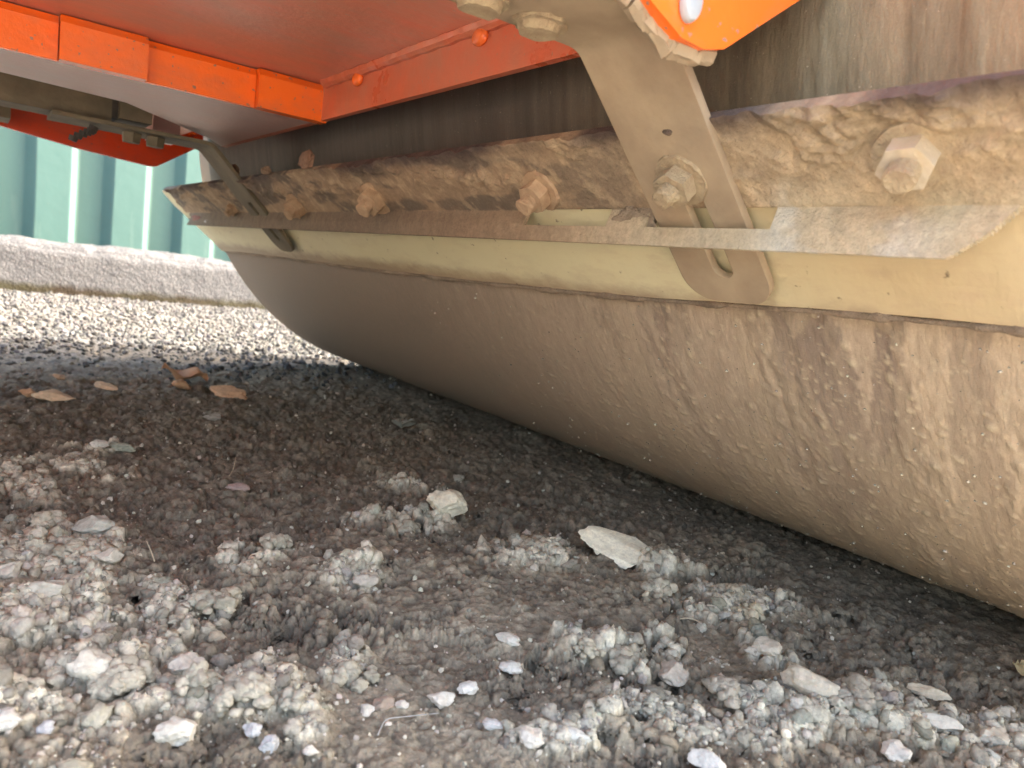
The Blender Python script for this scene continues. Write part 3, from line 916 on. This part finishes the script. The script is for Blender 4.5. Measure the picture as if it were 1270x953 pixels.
# boundary walls
cells = mask
ed = []
I = np.arange(N0).reshape(nyy, npf)
pad = np.zeros((nyy + 1, npf + 1), bool); pad[1:-1, 1:-1] = cells
for i in range(nyy - 1):
    pass
c = cells
L = np.argwhere(c & ~pad[:-2, 1:-1]); ed.append(np.stack([I[L[:, 0], L[:, 1] + 1], I[L[:, 0], L[:, 1]]], 1))
L = np.argwhere(c & ~pad[2:, 1:-1]); ed.append(np.stack([I[L[:, 0] + 1, L[:, 1]], I[L[:, 0] + 1, L[:, 1] + 1]], 1))
L = np.argwhere(c & ~pad[1:-1, :-2]); ed.append(np.stack([I[L[:, 0], L[:, 1]], I[L[:, 0] + 1, L[:, 1]]], 1))
L = np.argwhere(c & ~pad[1:-1, 2:]); ed.append(np.stack([I[L[:, 0] + 1, L[:, 1] + 1], I[L[:, 0], L[:, 1] + 1]], 1))
ed = np.concatenate(ed)
walls = np.stack([ed[:, 1], ed[:, 0], ed[:, 0] + N0, ed[:, 1] + N0], 1)
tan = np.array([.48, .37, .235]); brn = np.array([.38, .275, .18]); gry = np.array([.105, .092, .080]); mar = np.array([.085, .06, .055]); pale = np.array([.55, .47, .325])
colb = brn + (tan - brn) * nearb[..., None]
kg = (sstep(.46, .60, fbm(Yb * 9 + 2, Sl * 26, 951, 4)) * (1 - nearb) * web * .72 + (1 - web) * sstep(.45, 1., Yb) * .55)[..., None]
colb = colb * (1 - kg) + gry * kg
kf = (sstep(.55, .72, m2) * .35 * web)[..., None]
colb = colb * (1 - kf) + tan * 1.15 * kf
km = (topc ** .6 * sstep(.35, .6, fbm(Yb * 12, Sl * 10, 961, 3)) * .9)[..., None]
colb = colb * (1 - km) + mar * km
kgt = (sstep(.29, .33, Yb) * (1 - sstep(.39, .43, Yb)) * upper * sstep(.4, .6, m1) * .0)[..., None]
# scuffed bare lip near the right
lipm = ((1 - web) + web * sstep(.048, .080, Sl + .03 * (fbm(Yb * 20, Sl * 10, 977, 3) - .5)) * (1 - sstep(.30, .34, Yb))) * (1 - sstep(.40, .60, Yb))
kl = (np.clip(lipm, 0, 1) * (.55 + .6 * fbm(Yb * 25, Sl * 40, 971, 4)))[..., None]; kl = np.clip(kl, 0, 1)
colb = colb * (1 - kl) + pale * kl
kw = (np.clip(lipm, 0, 1) * sstep(.5, .66, fbm(Yb * 18 + 7, Sl * 30, 981, 4)) * (1 - sstep(.30, .35, Yb)) * sstep(.19, .24, Yb))[..., None]
colb = colb * (1 - kw) + np.array([.60, .57, .47]) * kw
colb = colb * (.8 + .4 * m2[..., None])
tint = np.concatenate([colb.reshape(-1, 3)] * 2)
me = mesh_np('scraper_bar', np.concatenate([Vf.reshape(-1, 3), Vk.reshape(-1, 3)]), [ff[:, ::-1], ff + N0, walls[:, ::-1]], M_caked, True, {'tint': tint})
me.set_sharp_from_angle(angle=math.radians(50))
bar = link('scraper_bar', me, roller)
# mud plug between the two slots
def lump(nm, loc, sc, mat, seed, tint, sub=4, rough=.4, parent=None, cut=3):
    V, Fa = rockshape(sub, seed, rough, cut)
    V = V * np.array(sc)
    Rz = Matrix.Rotation(seed * 1.3, 3, 'Z'); 
    o = link(nm, mesh_np(nm, V, [Fa], mat, True, {'tint': np.tile(np.array(tint), (len(V), 1)) * (1 + .5 * (fbm(V[:, 0] * 150, V[:, 1] * 150 + V[:, 2] * 90, seed, 3) - .5))[:, None]}), parent, loc)
    return o
lump('mud_plug', (.4535, .462, .3655), (.006, .024, .013), M_caked, 62, (.30, .235, .165), parent=bar, rough=.8, cut=0)
lump('mud_plug', (.3985, 1.088, .4405), (.006, .030, .014), M_caked, 63, (.30, .18, .12), parent=bar, sub=4, cut=8)
lump('mud_plug', (.3980, 1.27, .4345), (.006, .017, .007), M_caked, 64, (.30, .20, .13), parent=bar)
lump('mud_plug', (.3970, 1.46, .4400), (.008, .035, .014), M_caked, 65, (.27, .17, .11), parent=bar)
lump('mud_plug', (.452, 1.93, .362), (.007, .05, .008), M_caked, 66, (.30, .13, .10), parent=bar)
lump('mud_plug', (.450, 1.84, .356), (.005, .035, .006), M_caked, 68, (.55, .52, .50), parent=bar)

NB45 = Vector((-.7071, 0, -.7071))
def bolt(y, hd, mat_w, mat_n, mat_s, sc=1., tilt=(0, 0, 0), rot=.3, muddy=0, big=True, t_off=0.0, seed=1):
    p = pt(TF + .001 + t_off, hd)
    ax = (NB45 + Vector(tilt)).normalized()
    b = bpy.data.objects.new('bolt', None)
    p0 = Vector((p[0], y, p[1]))
    bm = bmesh.new(); cyl(bm, p0, ax, .0245 * sc, .0238 * sc, .0034 * sc, 40)
    w_ = bm_obj('washer', bm, mat_w, bar, smooth=True, bevel=.0008)
    bm = bmesh.new(); cyl(bm, p0 + ax * .0034 * sc, ax, .0172 * sc, .0172 * sc, .0150 * sc, 6, rot)
    n_ = bm_obj('nut', bm, mat_n, bar, smooth=True, bevel=.0017 * sc, seg=3)
    bm = bmesh.new()
    for k in range(7):
        cyl(bm, p0 + ax * (.018 * sc + k * .0019 * sc), ax, .0085 * sc, .0098 * sc, .00095 * sc, 20)
        cyl(bm, p0 + ax * (.018 * sc + k * .0019 * sc + .00095 * sc), ax, .0098 * sc, .0085 * sc, .00094 * sc, 20)
    s_ = bm_obj('stud', bm, mat_s, bar, smooth=True)
    if muddy:
        for o_ in (w_, n_, s_):
            bpy_me = o_.data
            bm = bmesh.new(); bm.from_mesh(bpy_me)
            bmesh.ops.subdivide_edges(bm, edges=bm.edges[:], cuts=2, use_grid_fill=True)
            bm.to_mesh(bpy_me); bm.free()
            roughen(bpy_me, .0014 * muddy, 70, seed); roughen(bpy_me, .0006 * muddy, 260, seed + 5)
            bpy_me.polygons.foreach_set('use_smooth', [True] * len(bpy_me.polygons))
    bpy.data.objects.remove(b)
bolt(.222, .232, M_nut, M_zinc, M_nut, .88, (.0, -.18, 0), .15, .6, seed=2)
bolt(.388, .215, M_nut, M_nut, M_nut, .88, (0, .0, 0), .4, 1.5, t_off=.0065, seed=3)
bolt(.570, .205, M_nutbr, M_nutbr, M_nutbr, .90, (0, .0, 0), .2, 1.5, seed=4)
bolt(.925, .205, M_nutbr, M_nutbr, M_nutbr, 1.0, (0, -.25, 0), .6, 1.5, seed=5)
bolt(1.225, .190, M_nutbr, M_nutbr, M_nutbr, .95, (0, -.25, 0), .1, 1.6, seed=6)
bolt(1.60, .185, M_nutbr, M_nutbr, M_nutbr, .72, (0, -.1, 0), .5, 1.6, seed=7)

# arms: bent flat bars, broad side across y
def arm(yL, yR, mat, xs_, zs_, hd_end, nm='scraper_arm', slot=True, thick=.0065):
    """centre line in (x,z) from the bracket, bend, down the 45 degree slope; built as slab with a slot"""
    t_arm = TF + .0015
    p_end = pt(t_arm, hd_end); p_b = np.array([xs_, zs_])
    # top point of the slope where horizontal part begins
    path = []
    d45 = np.array([.7071, -.7071])
    pe = p_end
    x_top = xs_ + .0
    # slope line x+z = const
    cst = pe[0] + pe[1]
    pk = np.array([cst - zs_, zs_])            # knee
    rk = .028
    tt = rk * math.tan(math.radians(22.5))
    horiz_start = pk + np.array([-.24, .0])
    path.append(horiz_start)
    for a_ in np.linspace(0, 1, 9):
        P0 = pk + np.array([-tt, 0]); P2_ = pk + d45 * tt
        path.append(P0 * (1 - a_) ** 2 + pk * 2 * a_ * (1 - a_) + P2_ * a_ ** 2)
    Ltot = np.linalg.norm(pe - path[-1]); 
    st = path[-1]; Wd = abs(yR - yL)
    rc_ = Wd * .30
    nsl = 150
    for k in range(1, nsl + 1): path.append(st + d45 * Ltot * k / nsl)
    path = np.array(path)
    tgv = np.gradient(path, axis=0); tgv /= np.linalg.norm(tgv, axis=1)[:, None]
    nv = np.stack([tgv[:, 1], -tgv[:, 0]], 1)
    cum = np.cumsum(np.r_[0, np.linalg.norm(np.diff(path, axis=0), axis=1)])
    rem = cum[-1] - cum
    nw = 41
    wv = np.linspace(0, 1, nw)
    Vv = np.zeros((len(path), nw, 3)); yc_ = (yL + yR) / 2
    half = np.full(len(path), Wd / 2)
    k = rem < rc_
    half[k] = Wd / 2 - rc_ + np.sqrt(np.clip(rc_ ** 2 - (rc_ - rem[k]) ** 2, 0, None))
    Vv[..., 0] = path[:, 0][:, None]; Vv[..., 2] = path[:, 1][:, None]
    Vv[..., 1] = yc_ + (wv - .5)[None, :] * 2 * half[:, None]
    mk = np.ones((len(path) - 1, nw - 1), bool)
    if slot:
        hw = .0095
        # snap rows of columns to the slot sides
        i1, i2 = 17, 23
        rm = (rem[:-1] + rem[1:]) / 2
        inn = (rm > .026) & (rm < .115)
        sl_off = -.004
        for i in range(len(path)):
            r_ = rem[i]
            hh = hw
            if .022 < r_ < .026 + hw: hh = math.sqrt(max(1e-6, hw ** 2 - (.026 + hw - min(r_, .026 + hw)) ** 2)) if r_ > .026 else .0004
            if r_ < .13 and r_ > .02:
                lo_, hi_ = yc_ + sl_off - hh, yc_ + sl_off + hh
                a0, a1 = Vv[i, 0, 1], Vv[i, -1, 1]
                Vv[i, :i1 + 1, 1] = np.linspace(a0, lo_, i1 + 1)
                Vv[i, i1:i2 + 1, 1] = np.linspace(lo_, hi_, i2 - i1 + 1)
                Vv[i, i2:, 1] = np.linspace(hi_, a1, nw - i2)
        mk[np.ix_(inn, np.arange(i1, i2))] = False
    Nf = len(path) * nw
    off = np.zeros_like(Vv); off[..., 0] = nv[:, 0][:, None]; off[..., 2] = nv[:, 1][:, None]
    sgn = 1 if nv[-1, 0] < 0 else -1
    Fr = Vv + off * sgn * thick; Bk = Vv
    fq = grid_faces(len(path), nw, mk)
    I = np.arange(Nf).reshape(len(path), nw)
    pd = np.zeros((mk.shape[0] + 2, mk.shape[1] + 2), bool); pd[1:-1, 1:-1] = mk
    e = []
    L = np.argwhere(mk & ~pd[:-2, 1:-1]); e.append(np.stack([I[L[:, 0], L[:, 1] + 1], I[L[:, 0], L[:, 1]]], 1))
    L = np.argwhere(mk & ~pd[2:, 1:-1]); e.append(np.stack([I[L[:, 0] + 1, L[:, 1]], I[L[:, 0] + 1, L[:, 1] + 1]], 1))
    L = np.argwhere(mk & ~pd[1:-1, :-2]); e.append(np.stack([I[L[:, 0], L[:, 1]], I[L[:, 0] + 1, L[:, 1]]], 1))
    L = np.argwhere(mk & ~pd[1:-1, 2:]); e.append(np.stack([I[L[:, 0] + 1, L[:, 1] + 1], I[L[:, 0], L[:, 1] + 1]], 1))
    e = np.concatenate(e)
    wl = np.stack([e[:, 0], e[:, 1], e[:, 1] + Nf, e[:, 0] + Nf], 1)
    me = mesh_np(nm, np.concatenate([Fr.reshape(-1, 3), Bk.reshape(-1, 3)]), [fq, fq[:, ::-1] + Nf, wl[:, ::-1]], mat, False)
    bm = bmesh.new(); bm.from_mesh(me)
    bmesh.ops.recalc_face_normals(bm, faces=bm.faces)
    es = [e_ for e_ in bm.edges if e_.is_manifold and e_.calc_face_angle(0) > 1.2]
    bmesh.ops.bevel(bm, geom=es, offset=.0011, segments=2, affect='EDGES', profile=.5, clamp_overlap=True)
    bm.to_mesh(me); bm.free()
    me.polygons.foreach_set('use_smooth', [True] * len(me.polygons)); me.set_sharp_from_angle(angle=math.radians(40))
    return link(nm, me, roller)
arm1 = arm(.347, .433, M_arm, .36, .4775, .022)
arm2 = arm(1.405, 1.500, M_olive, .35, .4800, .022)
# bolts under the near bracket and a grey clamp plate
for x_, y_ in ((.250, .412), (.297, .412)):
    bm = bmesh.new(); cyl(bm, (x_, y_, .4705), (0, 0, -1), .0175, .0175, .0022, 28)
    cyl(bm, (x_, y_, .4682), (0, 0, -1), .0145, .0125, .0055, 12, .5)
    bmesh.ops.subdivide_edges(bm, edges=bm.edges[:], cuts=2, use_grid_fill=True)
    o = bm_obj('bracket_bolt', bm, M_nut, arm1, smooth=True); roughen(o.data, .002, 60, int(x_ * 100)); roughen(o.data, .0008, 220, 4)
for x_, y_ in ((.225, 1.447), (.262, 1.447)):
    bm = bmesh.new(); cyl(bm, (x_, y_, .4730), (0, 0, -1), .016, .014, .016, 6, .5)
    bm_obj('bracket_bolt', bm, M_olive, arm2, smooth=True, bevel=.001)

# spatter stuck to the drum: bigger crumbs
r = np.random.default_rng(77); n = 2200
yv = .06 + .95 * r.uniform(0, 1, n) ** 2.2
tv = np.radians(-86 + 62 * r.uniform(0, 1, n) ** 1.4)
rad = .0005 * 4.6 ** (r.uniform(0, 1, n) ** 2.6)
pos = np.stack([DX - np.cos(tv) * (DR + .001), yv, DR + np.sin(tv) * (DR + .001)], 1)
sp = scatter('mud_spatter', pos, rad, 1, clay_tints(n, r, .34, .56), M_fine, 78, (.5, .9), smooth=True, parent=roller)
sp['kind'] = 'stuff'

# ---------------------------------------------------------------- single stones, clods, leaves, twigs
def on_ground(x, y):
    h, _, _ = ground(np.array([float(x)]), np.array([float(y)]))
    return float(h[0])

def stone(name, x, y, rx, ry, rz, rot, tint, seed, label, cat, group=None, rough=.30, mat=None, cut=6, tilt=0, sink=.35, sub=4):
    V, Fa = rockshape(sub, seed, rough, cut)
    V = V * np.array([rx, ry, rz])
    t_ = np.tile(np.array(tint), (len(V), 1)) * (1 + .35 * (fbm(V[:, 0] * 130, V[:, 1] * 130 + V[:, 2] * 90, seed, 3) - .5))[:, None]
    me = mesh_np(name, V, [Fa], mat or M_stone, True, {'tint': t_})
    me.set_sharp_from_angle(angle=math.radians(28))
    h = max(on_ground(x + a, y + b) for a, b in ((0, 0), (rx * .5, 0), (-rx * .5, 0), (0, ry * .5), (0, -ry * .5)))
    o = link(name, me, None, (x, y, h + rz * (1 - 2 * sink) * .8))
    o.rotation_euler = (tilt, tilt * .4, rot)
    return tag(o, label, cat, group)
def clump(name, x, y, R_, rz, tint, seed, label, group=None, nb=30):
    """crumbly clod: many lumps fused in one outline"""
    r = np.random.default_rng(seed)
    Vs_, Fs_, T_ = [], [], []; off = 0
    h = on_ground(x, y)
    for k in range(nb):
        a_ = r.uniform(0, 6.283); d_ = R_ * .8 * math.sqrt(r.uniform(0, 1)) if k else 0
        rr_ = R_ * r.uniform(.15, .42) * (1.15 - .6 * d_ / R_)
        V, Fa = clodshape(3 if rr_ > .0055 else 2, seed * 7 + k)
        c = np.array([math.cos(a_) * d_, math.sin(a_) * d_, rz * (1 - (d_ / R_) ** 2) * r.uniform(.2, .95)])
        V = V * rr_ * np.array([1, 1, .8]) + c
        Vs_.append(V); Fs_.append(Fa + off); off += len(V)
        T_.append(np.tile(np.array(tint) * r.uniform(.75, 1.15), (len(V), 1)) * (1 + .4 * (fbm(V[:, 0] * 180, V[:, 1] * 180 + V[:, 2] * 120, seed, 3) - .5))[:, None])
    me = mesh_np(name, np.concatenate(Vs_), [np.concatenate(Fs_)], M_clod, True, {'tint': np.concatenate(T_)})
    return tag(link(name, me, None, (x, y, h)), label, 'clod', group)
CR = (.50, .46, .37); WH = (.54, .50, .43); BL = (.42, .425, .42); GR = (.30, .29, .26); BR = (.33, .26, .20); CL = (.49, .445, .345)
STONES = [
 # x, y, width, height/width, aspect, rot, tint, seed, tilt, label, rough
 (.479, .735, .050, .62, .62, -.2, (.62, .56, .43), 1, .45, 'smooth beige stone propped on the crumbly ridge in the middle of the mud'),
 (.263+.014, .901, .026, .45, .6, .4, (.36, .27, .24), 3, .2, 'pinkish stone half sunk in the dark mud below the brown leaf and flake'),
 (.347, 1.295, .030, .40, .6, .2, (.36, .33, .28), 4, .1, 'flat grey brown pebble just below the long orange brown flake'),
 (.121, 1.095, .018, .45, .7, .9, WH, 5, .1, 'small white stone at the left end of a row of three on dark mud'),
 (.152, 1.103, .021, .50, .6, .5, WH, 6, .35, 'small tilted white stone in the middle of a row of three on dark mud'),
 (.181, 1.108, .034, .40, .6, .1, (.33, .33, .26), 7, .1, 'greenish grey stone at the right end of a row of three on dark mud'),
 (.280, .409, .0185, .60, .8, .6, WH, 8, .2, 'rounded white pebble on the smooth grey mud, larger left one of two'),
 (.303, .408, .0155, .60, .8, .9, (.56, .55, .50), 9, .3, 'wedge shaped pale pebble right of the rounded white one on smooth mud'),
 (.348, .417, .0165, .50, .7, .2, (.52, .50, .45), 10, .1, 'oval pale pebble on smooth mud under the long flat white pebble'),
 (.366, .447, .0215, .35, .55, -.35, (.55, .53, .46), 11, .1, 'long flat white pebble beside the edge of the muddy plateau'),
 (.227, .420, .0115, .60, .8, .3, WH, 12, .2, 'white pebble on the left of the small brown stone by the thin wire twig'),
 (.241, .420, .0145, .65, .8, .7, BR, 13, .1, 'small brown stone between two white pebbles by the thin wire twig'),
 (.250, .412, .0085, .65, .8, .2, WH, 14, .1, 'tiny white pebble on the right of the small brown stone'),
 (.293, .362, .0150, .45, .6, -.3, (.52, .50, .46), 15, .1, 'long pale pebble lying alone on the grey mud near the bottom edge'),
 (.332, .326, .0250, .35, .38, -.35, (.57, .55, .48), 16, .1, 'flat elongated cream stone sliver near the bottom centre'),
 (.304, .334, .0160, .75, .8, .2, WH, 17, .5, 'pointed white stone standing up left of the cream stone sliver'),
 (.568, .341, .0270, .62, .8, .5, (.50, .45, .36), 18, .1, 'blocky cream stone at the near right rim of the smooth mud hollow'),
 (.464, .355, .0255, .60, .8, .8, (.42, .37, .30), 19, .1, 'brown grey lumpy stone left of the blocky cream one'),
 (.058, .654, .0350, .50, .5, .15, (.45, .42, .35), 20, .1, 'long smooth grey boulder shaped stone at the left edge'),
 (.072, .515, .0230, .75, .8, .2, (.54, .51, .43), 21, .1, 'large pale block in the heap of clods at the left'),
 (.132, .513, .0225, .75, .8, .9, (.55, .51, .43), 22, .2, 'pale blocky stone at the top of the clod heap'),
 (.111, .436, .0250, .60, .8, .4, (.56, .53, .45), 23, .1, 'rough cream stone at the front foot of the clod heap'),
 (.148, .417, .0105, .75, .8, .1, BL, 24, .4, 'bluish white pebble in front of the clod heap, upper one of two'),
 (.155, .403, .0122, .80, .8, .7, BL, 25, .2, 'bluish white pebble in front of the clod heap, lower one of two'),
 (.045, .469, .0100, .80, .8, .1, BL, 26, .5, 'bluish pointed pebble among the clods near the lower left corner'),
 (.026, .480, .0165, .70, .8, .8, (.52, .50, .45), 27, .2, 'pale lump by the lower left corner beside the bluish pointed pebble'),
 (.175, .388, .0090, .60, .8, .3, WH, 28, .2, 'small white pebble alone on grey mud right of the bluish pair'),
 (.051, .720, .0110, .75, .8, .2, WH, 29, .3, 'small white pebble above the long smooth grey stone at the left edge'),
 (.037, .705, .0190, .70, .8, .9, (.47, .43, .36), 30, .1, 'rounded beige lump at the left edge beside a small white pebble'),
 (.110, .703, .0200, .60, .8, .4, (.46, .43, .36), 31, .1, 'beige knob of clay at the top of the pale heap on the left'),
 (.108, .791, .0330, .50, .6, .3, (.40, .38, .32), 32, .1, 'slab like grey clod leaning on the far edge of the left heap'),
 (.404, .270, .0230, .50, .6, .0, (.56, .54, .48), 33, .2, 'pale stone at the bottom edge below the right clod bank'),
 (.543, .284, .0400, .55, .45, -.6, (.52, .46, .36), 34, .2, 'large ridged cream stone leaning in the right clod bank'),
 (.538, .211, .0200, .60, .8, .2, WH, 35, .2, 'rounded white stone at the bottom edge of the right clod bank'),
 (.609, .212, .0280, .45, .5, -.4, (.55, .52, .44), 36, .2, 'elongated white stone in the right clod bank towards the drum'),
 (.636, .183, .0270, .50, .6, .4, (.50, .45, .36), 37, .1, 'cream stone in the clods near the lower right corner'),
 (.512, .275, .0120, .90, .7, .4, WH, 38, .6, 'upright white chip left of the large ridged cream stone'),
 (.660, .245, .0280, .40, .35, -.5, (.52, .45, .33), 39, .1, 'long tan stone splinter beside the clods near the drum'),
]
for i, (x, y, wd, hr, asp, rot, tint, sd_, tl, lab) in enumerate(STONES):
    stone('stone', x, y, wd * .56, wd * .56 * asp, wd * .5 * hr, rot - .6, tint, 40 + sd_, lab, 'stone', tilt=tl * .5, sink=.22)
# flat pale slab in the middle
stone('stone_slab', .607, .567, .053, .033, .008, -.85, (.84, .79, .62), 140, 'large flat cream stone slab lying tilted on the muddy plateau', 'stone', rough=.30, cut=9, tilt=.28, sink=.1)

CLUMPS = [
 (.234, .462, .021, .010, CL, 'isolated crumbly pale clod left of the smooth grey mud'),
 (.419, .732, .026, .009, CL, 'crumbly clod ridge on the left of the smooth beige stone'),
 (.500, .755, .012, .008, CL, 'small crumbly clod on the right of the smooth beige stone'),
 (.515, .605, .020, .008, CL, 'crumbly nest of small clods left of the cream stone slab'),
 (.578, .475, .019, .010, CL, 'crumbly clod at the right edge of the muddy plateau'),
 (.660, .445, .021, .011, (.62, .55, .42), 'cream clod on the far rim of the smooth mud hollow'),
 (.632, .405, .018, .012, (.62, .54, .39), 'yellowish cream clod at the right rim of the smooth mud hollow'),
 (.440, .389, .021, .009, CL, 'crumbly clod below the front edge of the muddy plateau'),
 (.411, .400, .014, .008, CL, 'small brown grey clod hanging on the plateau front edge'),
 (.500, .390, .017, .010, (.55, .505, .40), 'pale clod at the near left rim of the smooth mud hollow'),
 (.089, .501, .022, .012, (.55, .505, .40), 'crumbly clod behind the rough cream stone in the left heap'),
 (.152, .446, .021, .013, (.55, .505, .40), 'big crumbly cream clod behind the two bluish pebbles'),
 (.180, .432, .013, .010, (.55, .505, .40), 'knobbly clod at the right end of the left heap'),
 (.119, .558, .020, .010, CL, 'crumbly clod on the far side of the left heap top'),
 (.128, .473, .016, .012, (.55, .505, .40), 'pale clod between the blocky stone and the rough cream stone'),
 (.085, .735, .019, .009, CL, 'crumbly clod behind the long smooth grey stone'),
 (.174, .593, .020, .009, CL, 'brown grey clod bank at the right of the pale heap top'),
 (.074, .844, .022, .009, CL, 'far crumbly clod at the left edge of the dark mud'),
 (.565, .258, .021, .011, (.46, .41, .33), 'crumbly clod right of the large ridged cream stone'),
 (.479, .313, .020, .010, (.44, .39, .31), 'crumbly clod at the left of the right clod bank'),
 (.255, .695, .018, .007, CL, 'low crumbly clod on the dark mud left of centre'),
 (.306, .615, .018, .006, CL, 'low brown clod in the middle of the left muddy plateau'),
]
for i, (x, y, R_, rz, tint, lab) in enumerate(CLUMPS):
    clump('clod', x, y, R_, rz, tint, 300 + i, lab)

def mk_leaf(name, c1, c2):
    n = NT(name)
    f = n.noise(60, 5, .6)
    col = n.mix(f, c1, c2)
    n.b.inputs['Subsurface Weight'].default_value = 0
    return n.out(col, .6, n.bump(n.noise(160, 4, .6), .001), .3)
M_leafb = mk_leaf('dry_brown_leaf', (.46, .23, .12), (.60, .34, .19))
M_leafp = mk_leaf('pale_dry_leaf', (.52, .38, .26), (.62, .48, .34))
M_leafy = mk_leaf('yellowish_leaf', (.62, .50, .26), (.70, .60, .38))
M_leafg = mk_leaf('grey_leaf_scrap', (.24, .23, .19), (.34, .32, .26))

def leaf(x, y, L, Wd, curl, rot, mat, seed, label, fold=.3, lobes=0):
    r = np.random.default_rng(seed)
    nu, nv = 26, 15
    u = np.linspace(0, 1, nu); v = np.linspace(-1, 1, nv)
    U, Vv = np.meshgrid(u, v, indexing='ij')
    wdt = np.sin(np.pi * np.clip(U, .02, .98)) ** .6 * (1 - .25 * U)
    if lobes: wdt = wdt * (1 + .35 * np.sin(U * math.pi * 2 * lobes))
    wdt = wdt * (1 + .25 * (vn(U * 9, Vv * 0 + np.sign(Vv) * 3, seed) - .5))
    PX = (U - .5) * L; PY = Vv * wdt * Wd / 2
    PZ = np.abs(Vv) ** 1.4 * wdt * Wd * .5 * fold + curl * L * ((U - .5) * 2) ** 2 * .5 \
        + .10 * Wd * np.sin(U * 9 + Vv * 2 + seed) + .12 * Wd * (vn(U * 6 + seed, Vv * 3, seed + 2) - .5) - .03 * Wd * np.exp(-(Vv / .08) ** 2)
    me1 = np.stack([PX, PY, PZ], -1).reshape(-1, 3)
    V2 = np.concatenate([me1, me1 - np.array([0, 0, .0006])])
    ff_ = grid_faces(nu, nv); I_ = np.arange(nu * nv).reshape(nu, nv); N_ = nu * nv
    rim_ = np.concatenate([I_[:, 0], I_[-1, 1:], I_[::-1, -1][1:], I_[0, ::-1][1:]])
    wl_ = np.stack([rim_[:-1], rim_[1:], rim_[1:] + N_, rim_[:-1] + N_], 1)
    me = mesh_np('dry_leaf', V2, [ff_, ff_[:, ::-1] + N_, wl_], mat, True)
    h = max(on_ground(x + a, y + b) for a, b in ((0, 0), (L * .3, 0), (-L * .3, 0), (0, Wd * .3), (0, -Wd * .3)))
    zmin = PZ.min()
    o = link('dry_leaf', me, None, (x, y, h - zmin * .8 + .0005)); o.rotation_euler = (r.uniform(-.15, .15), r.uniform(-.1, .1), rot)
    return tag(o, label, 'leaf')
leaf(.382, 1.655, .100, .070, .22, -.7, M_leafb, 1, 'rusty brown dry leaf with raised edges behind the long orange brown flake', .5)
TANC = (.56, .34, .20)
stone('clay_flake', .440, 1.520, .048, .026, .013, -.95, TANC, 201, 'long orange brown flake of dried clay, nearer of the touching pair on dark mud', 'clay flake', cut=9, tilt=.25, sink=.15)
stone('clay_flake', .129, 1.463, .031, .017, .009, -.5, (.62, .46, .31), 202, 'pale tan flake of dried clay lying flat at the left on dark mud', 'clay flake', cut=9, tilt=.2, sink=.15)
stone('clay_flake', .094, 1.505, .015, .012, .008, .3, TANC, 203, 'small orange brown crumb touching the left side of the pale tan flake', 'clay flake', cut=7, tilt=.2, sink=.15)
stone('clay_flake', .221, 1.556, .024, .012, .007, -.9, (.60, .44, .30), 204, 'narrow tan flake between the pale tan flake and the orange brown pair', 'clay flake', cut=8, tilt=.3, sink=.15)
stone('clay_flake', .158, 1.680, .013, .010, .007, .2, (.50, .34, .23), 205, 'small faded brown chip behind the pale tan flake', 'clay flake', cut=7, tilt=.3, sink=.15)
stone('clay_flake', .365, 1.60, .020, .016, .010, .6, TANC, 206, 'small orange brown lump in front of the curled brown leaf', 'clay flake', cut=6, tilt=.3, sink=.15)
leaf(.677, 1.228, .048, .044, .3, .9, M_leafg, 7, 'grey green lobed leaf scrap on the dark mud near the drum', .5, 2)
leaf(.790, .218, .042, .020, .15, .5, M_leafy, 8, 'yellowish dry leaf at the right edge below the drum', .4)

M_twig = mk_simple('dry_twig', (.38, .30, .20), (.50, .42, .30), 90, .8, .0004)
M_wire = mk_simple('grey_stalk', (.30, .29, .27), (.40, .39, .36), 90, .7, .0003)
def twig(pts3, rad, mat, label):
    cu = []
    P_ = [np.array(p, float) for p in pts3]
    for p in P_: p[2] += on_ground(p[0], p[1])
    fine_ = []
    for i in range(len(P_) - 1):
        for t_ in np.linspace(0, 1, 7)[:-1]: fine_.append(P_[i] * (1 - t_) + P_[i + 1] * t_)
    fine_.append(P_[-1]); fine_ = np.array(fine_)
    for _ in range(3): fine_[1:-1] = (fine_[:-2] + fine_[1:-1] * 2 + fine_[2:]) / 4
    n_ = len(fine_); V_ = []
    for i in range(n_):
        tg_ = Vector(fine_[min(i + 1, n_ - 1)] - fine_[max(i - 1, 0)]).normalized(); q_ = tg_.to_track_quat('Z', 'Y')
        rr_ = rad * (1 - .5 * i / n_) * (1 + .25 * math.sin(i * 2.3))
        for k in range(6):
            d_ = q_ @ Vector((math.cos(k * 1.047) * rr_, math.sin(k * 1.047) * rr_, 0)); V_.append(fine_[i] + np.array(d_))
    I_ = np.arange(n_ * 6).reshape(n_, 6)
    q4 = np.stack([I_[:-1], I_[1:], np.roll(I_, -1, 1)[1:], np.roll(I_, -1, 1)[:-1]], -1).reshape(-1, 4)
    me = mesh_np('twig', V_, [q4, I_[0][None, :], I_[-1][None, ::-1]], mat, True)
    return tag(link('twig', me), label, 'twig')
twig([(.553, .430, .001), (.564, .420, .004), (.576, .408, .002)], .0010, M_twig, 'short straw coloured twig lying in the smooth mud hollow')
twig([(.222, .392, .001), (.232, .402, .0035), (.250, .400, .003), (.272, .398, .001)], .0006, M_wire, 'thin bent grey stalk on the smooth mud near the bottom')
twig([(.284, .960, .000), (.292, .972, .012), (.298, .985, .022)], .0006, M_twig, 'thin pale stalk sticking up out of the dark mud')
twig([(.146, .700, .004), (.144, .707, .013), (.141, .714, .020)], .0007, M_twig, 'short curved straw standing up beside the left heap')
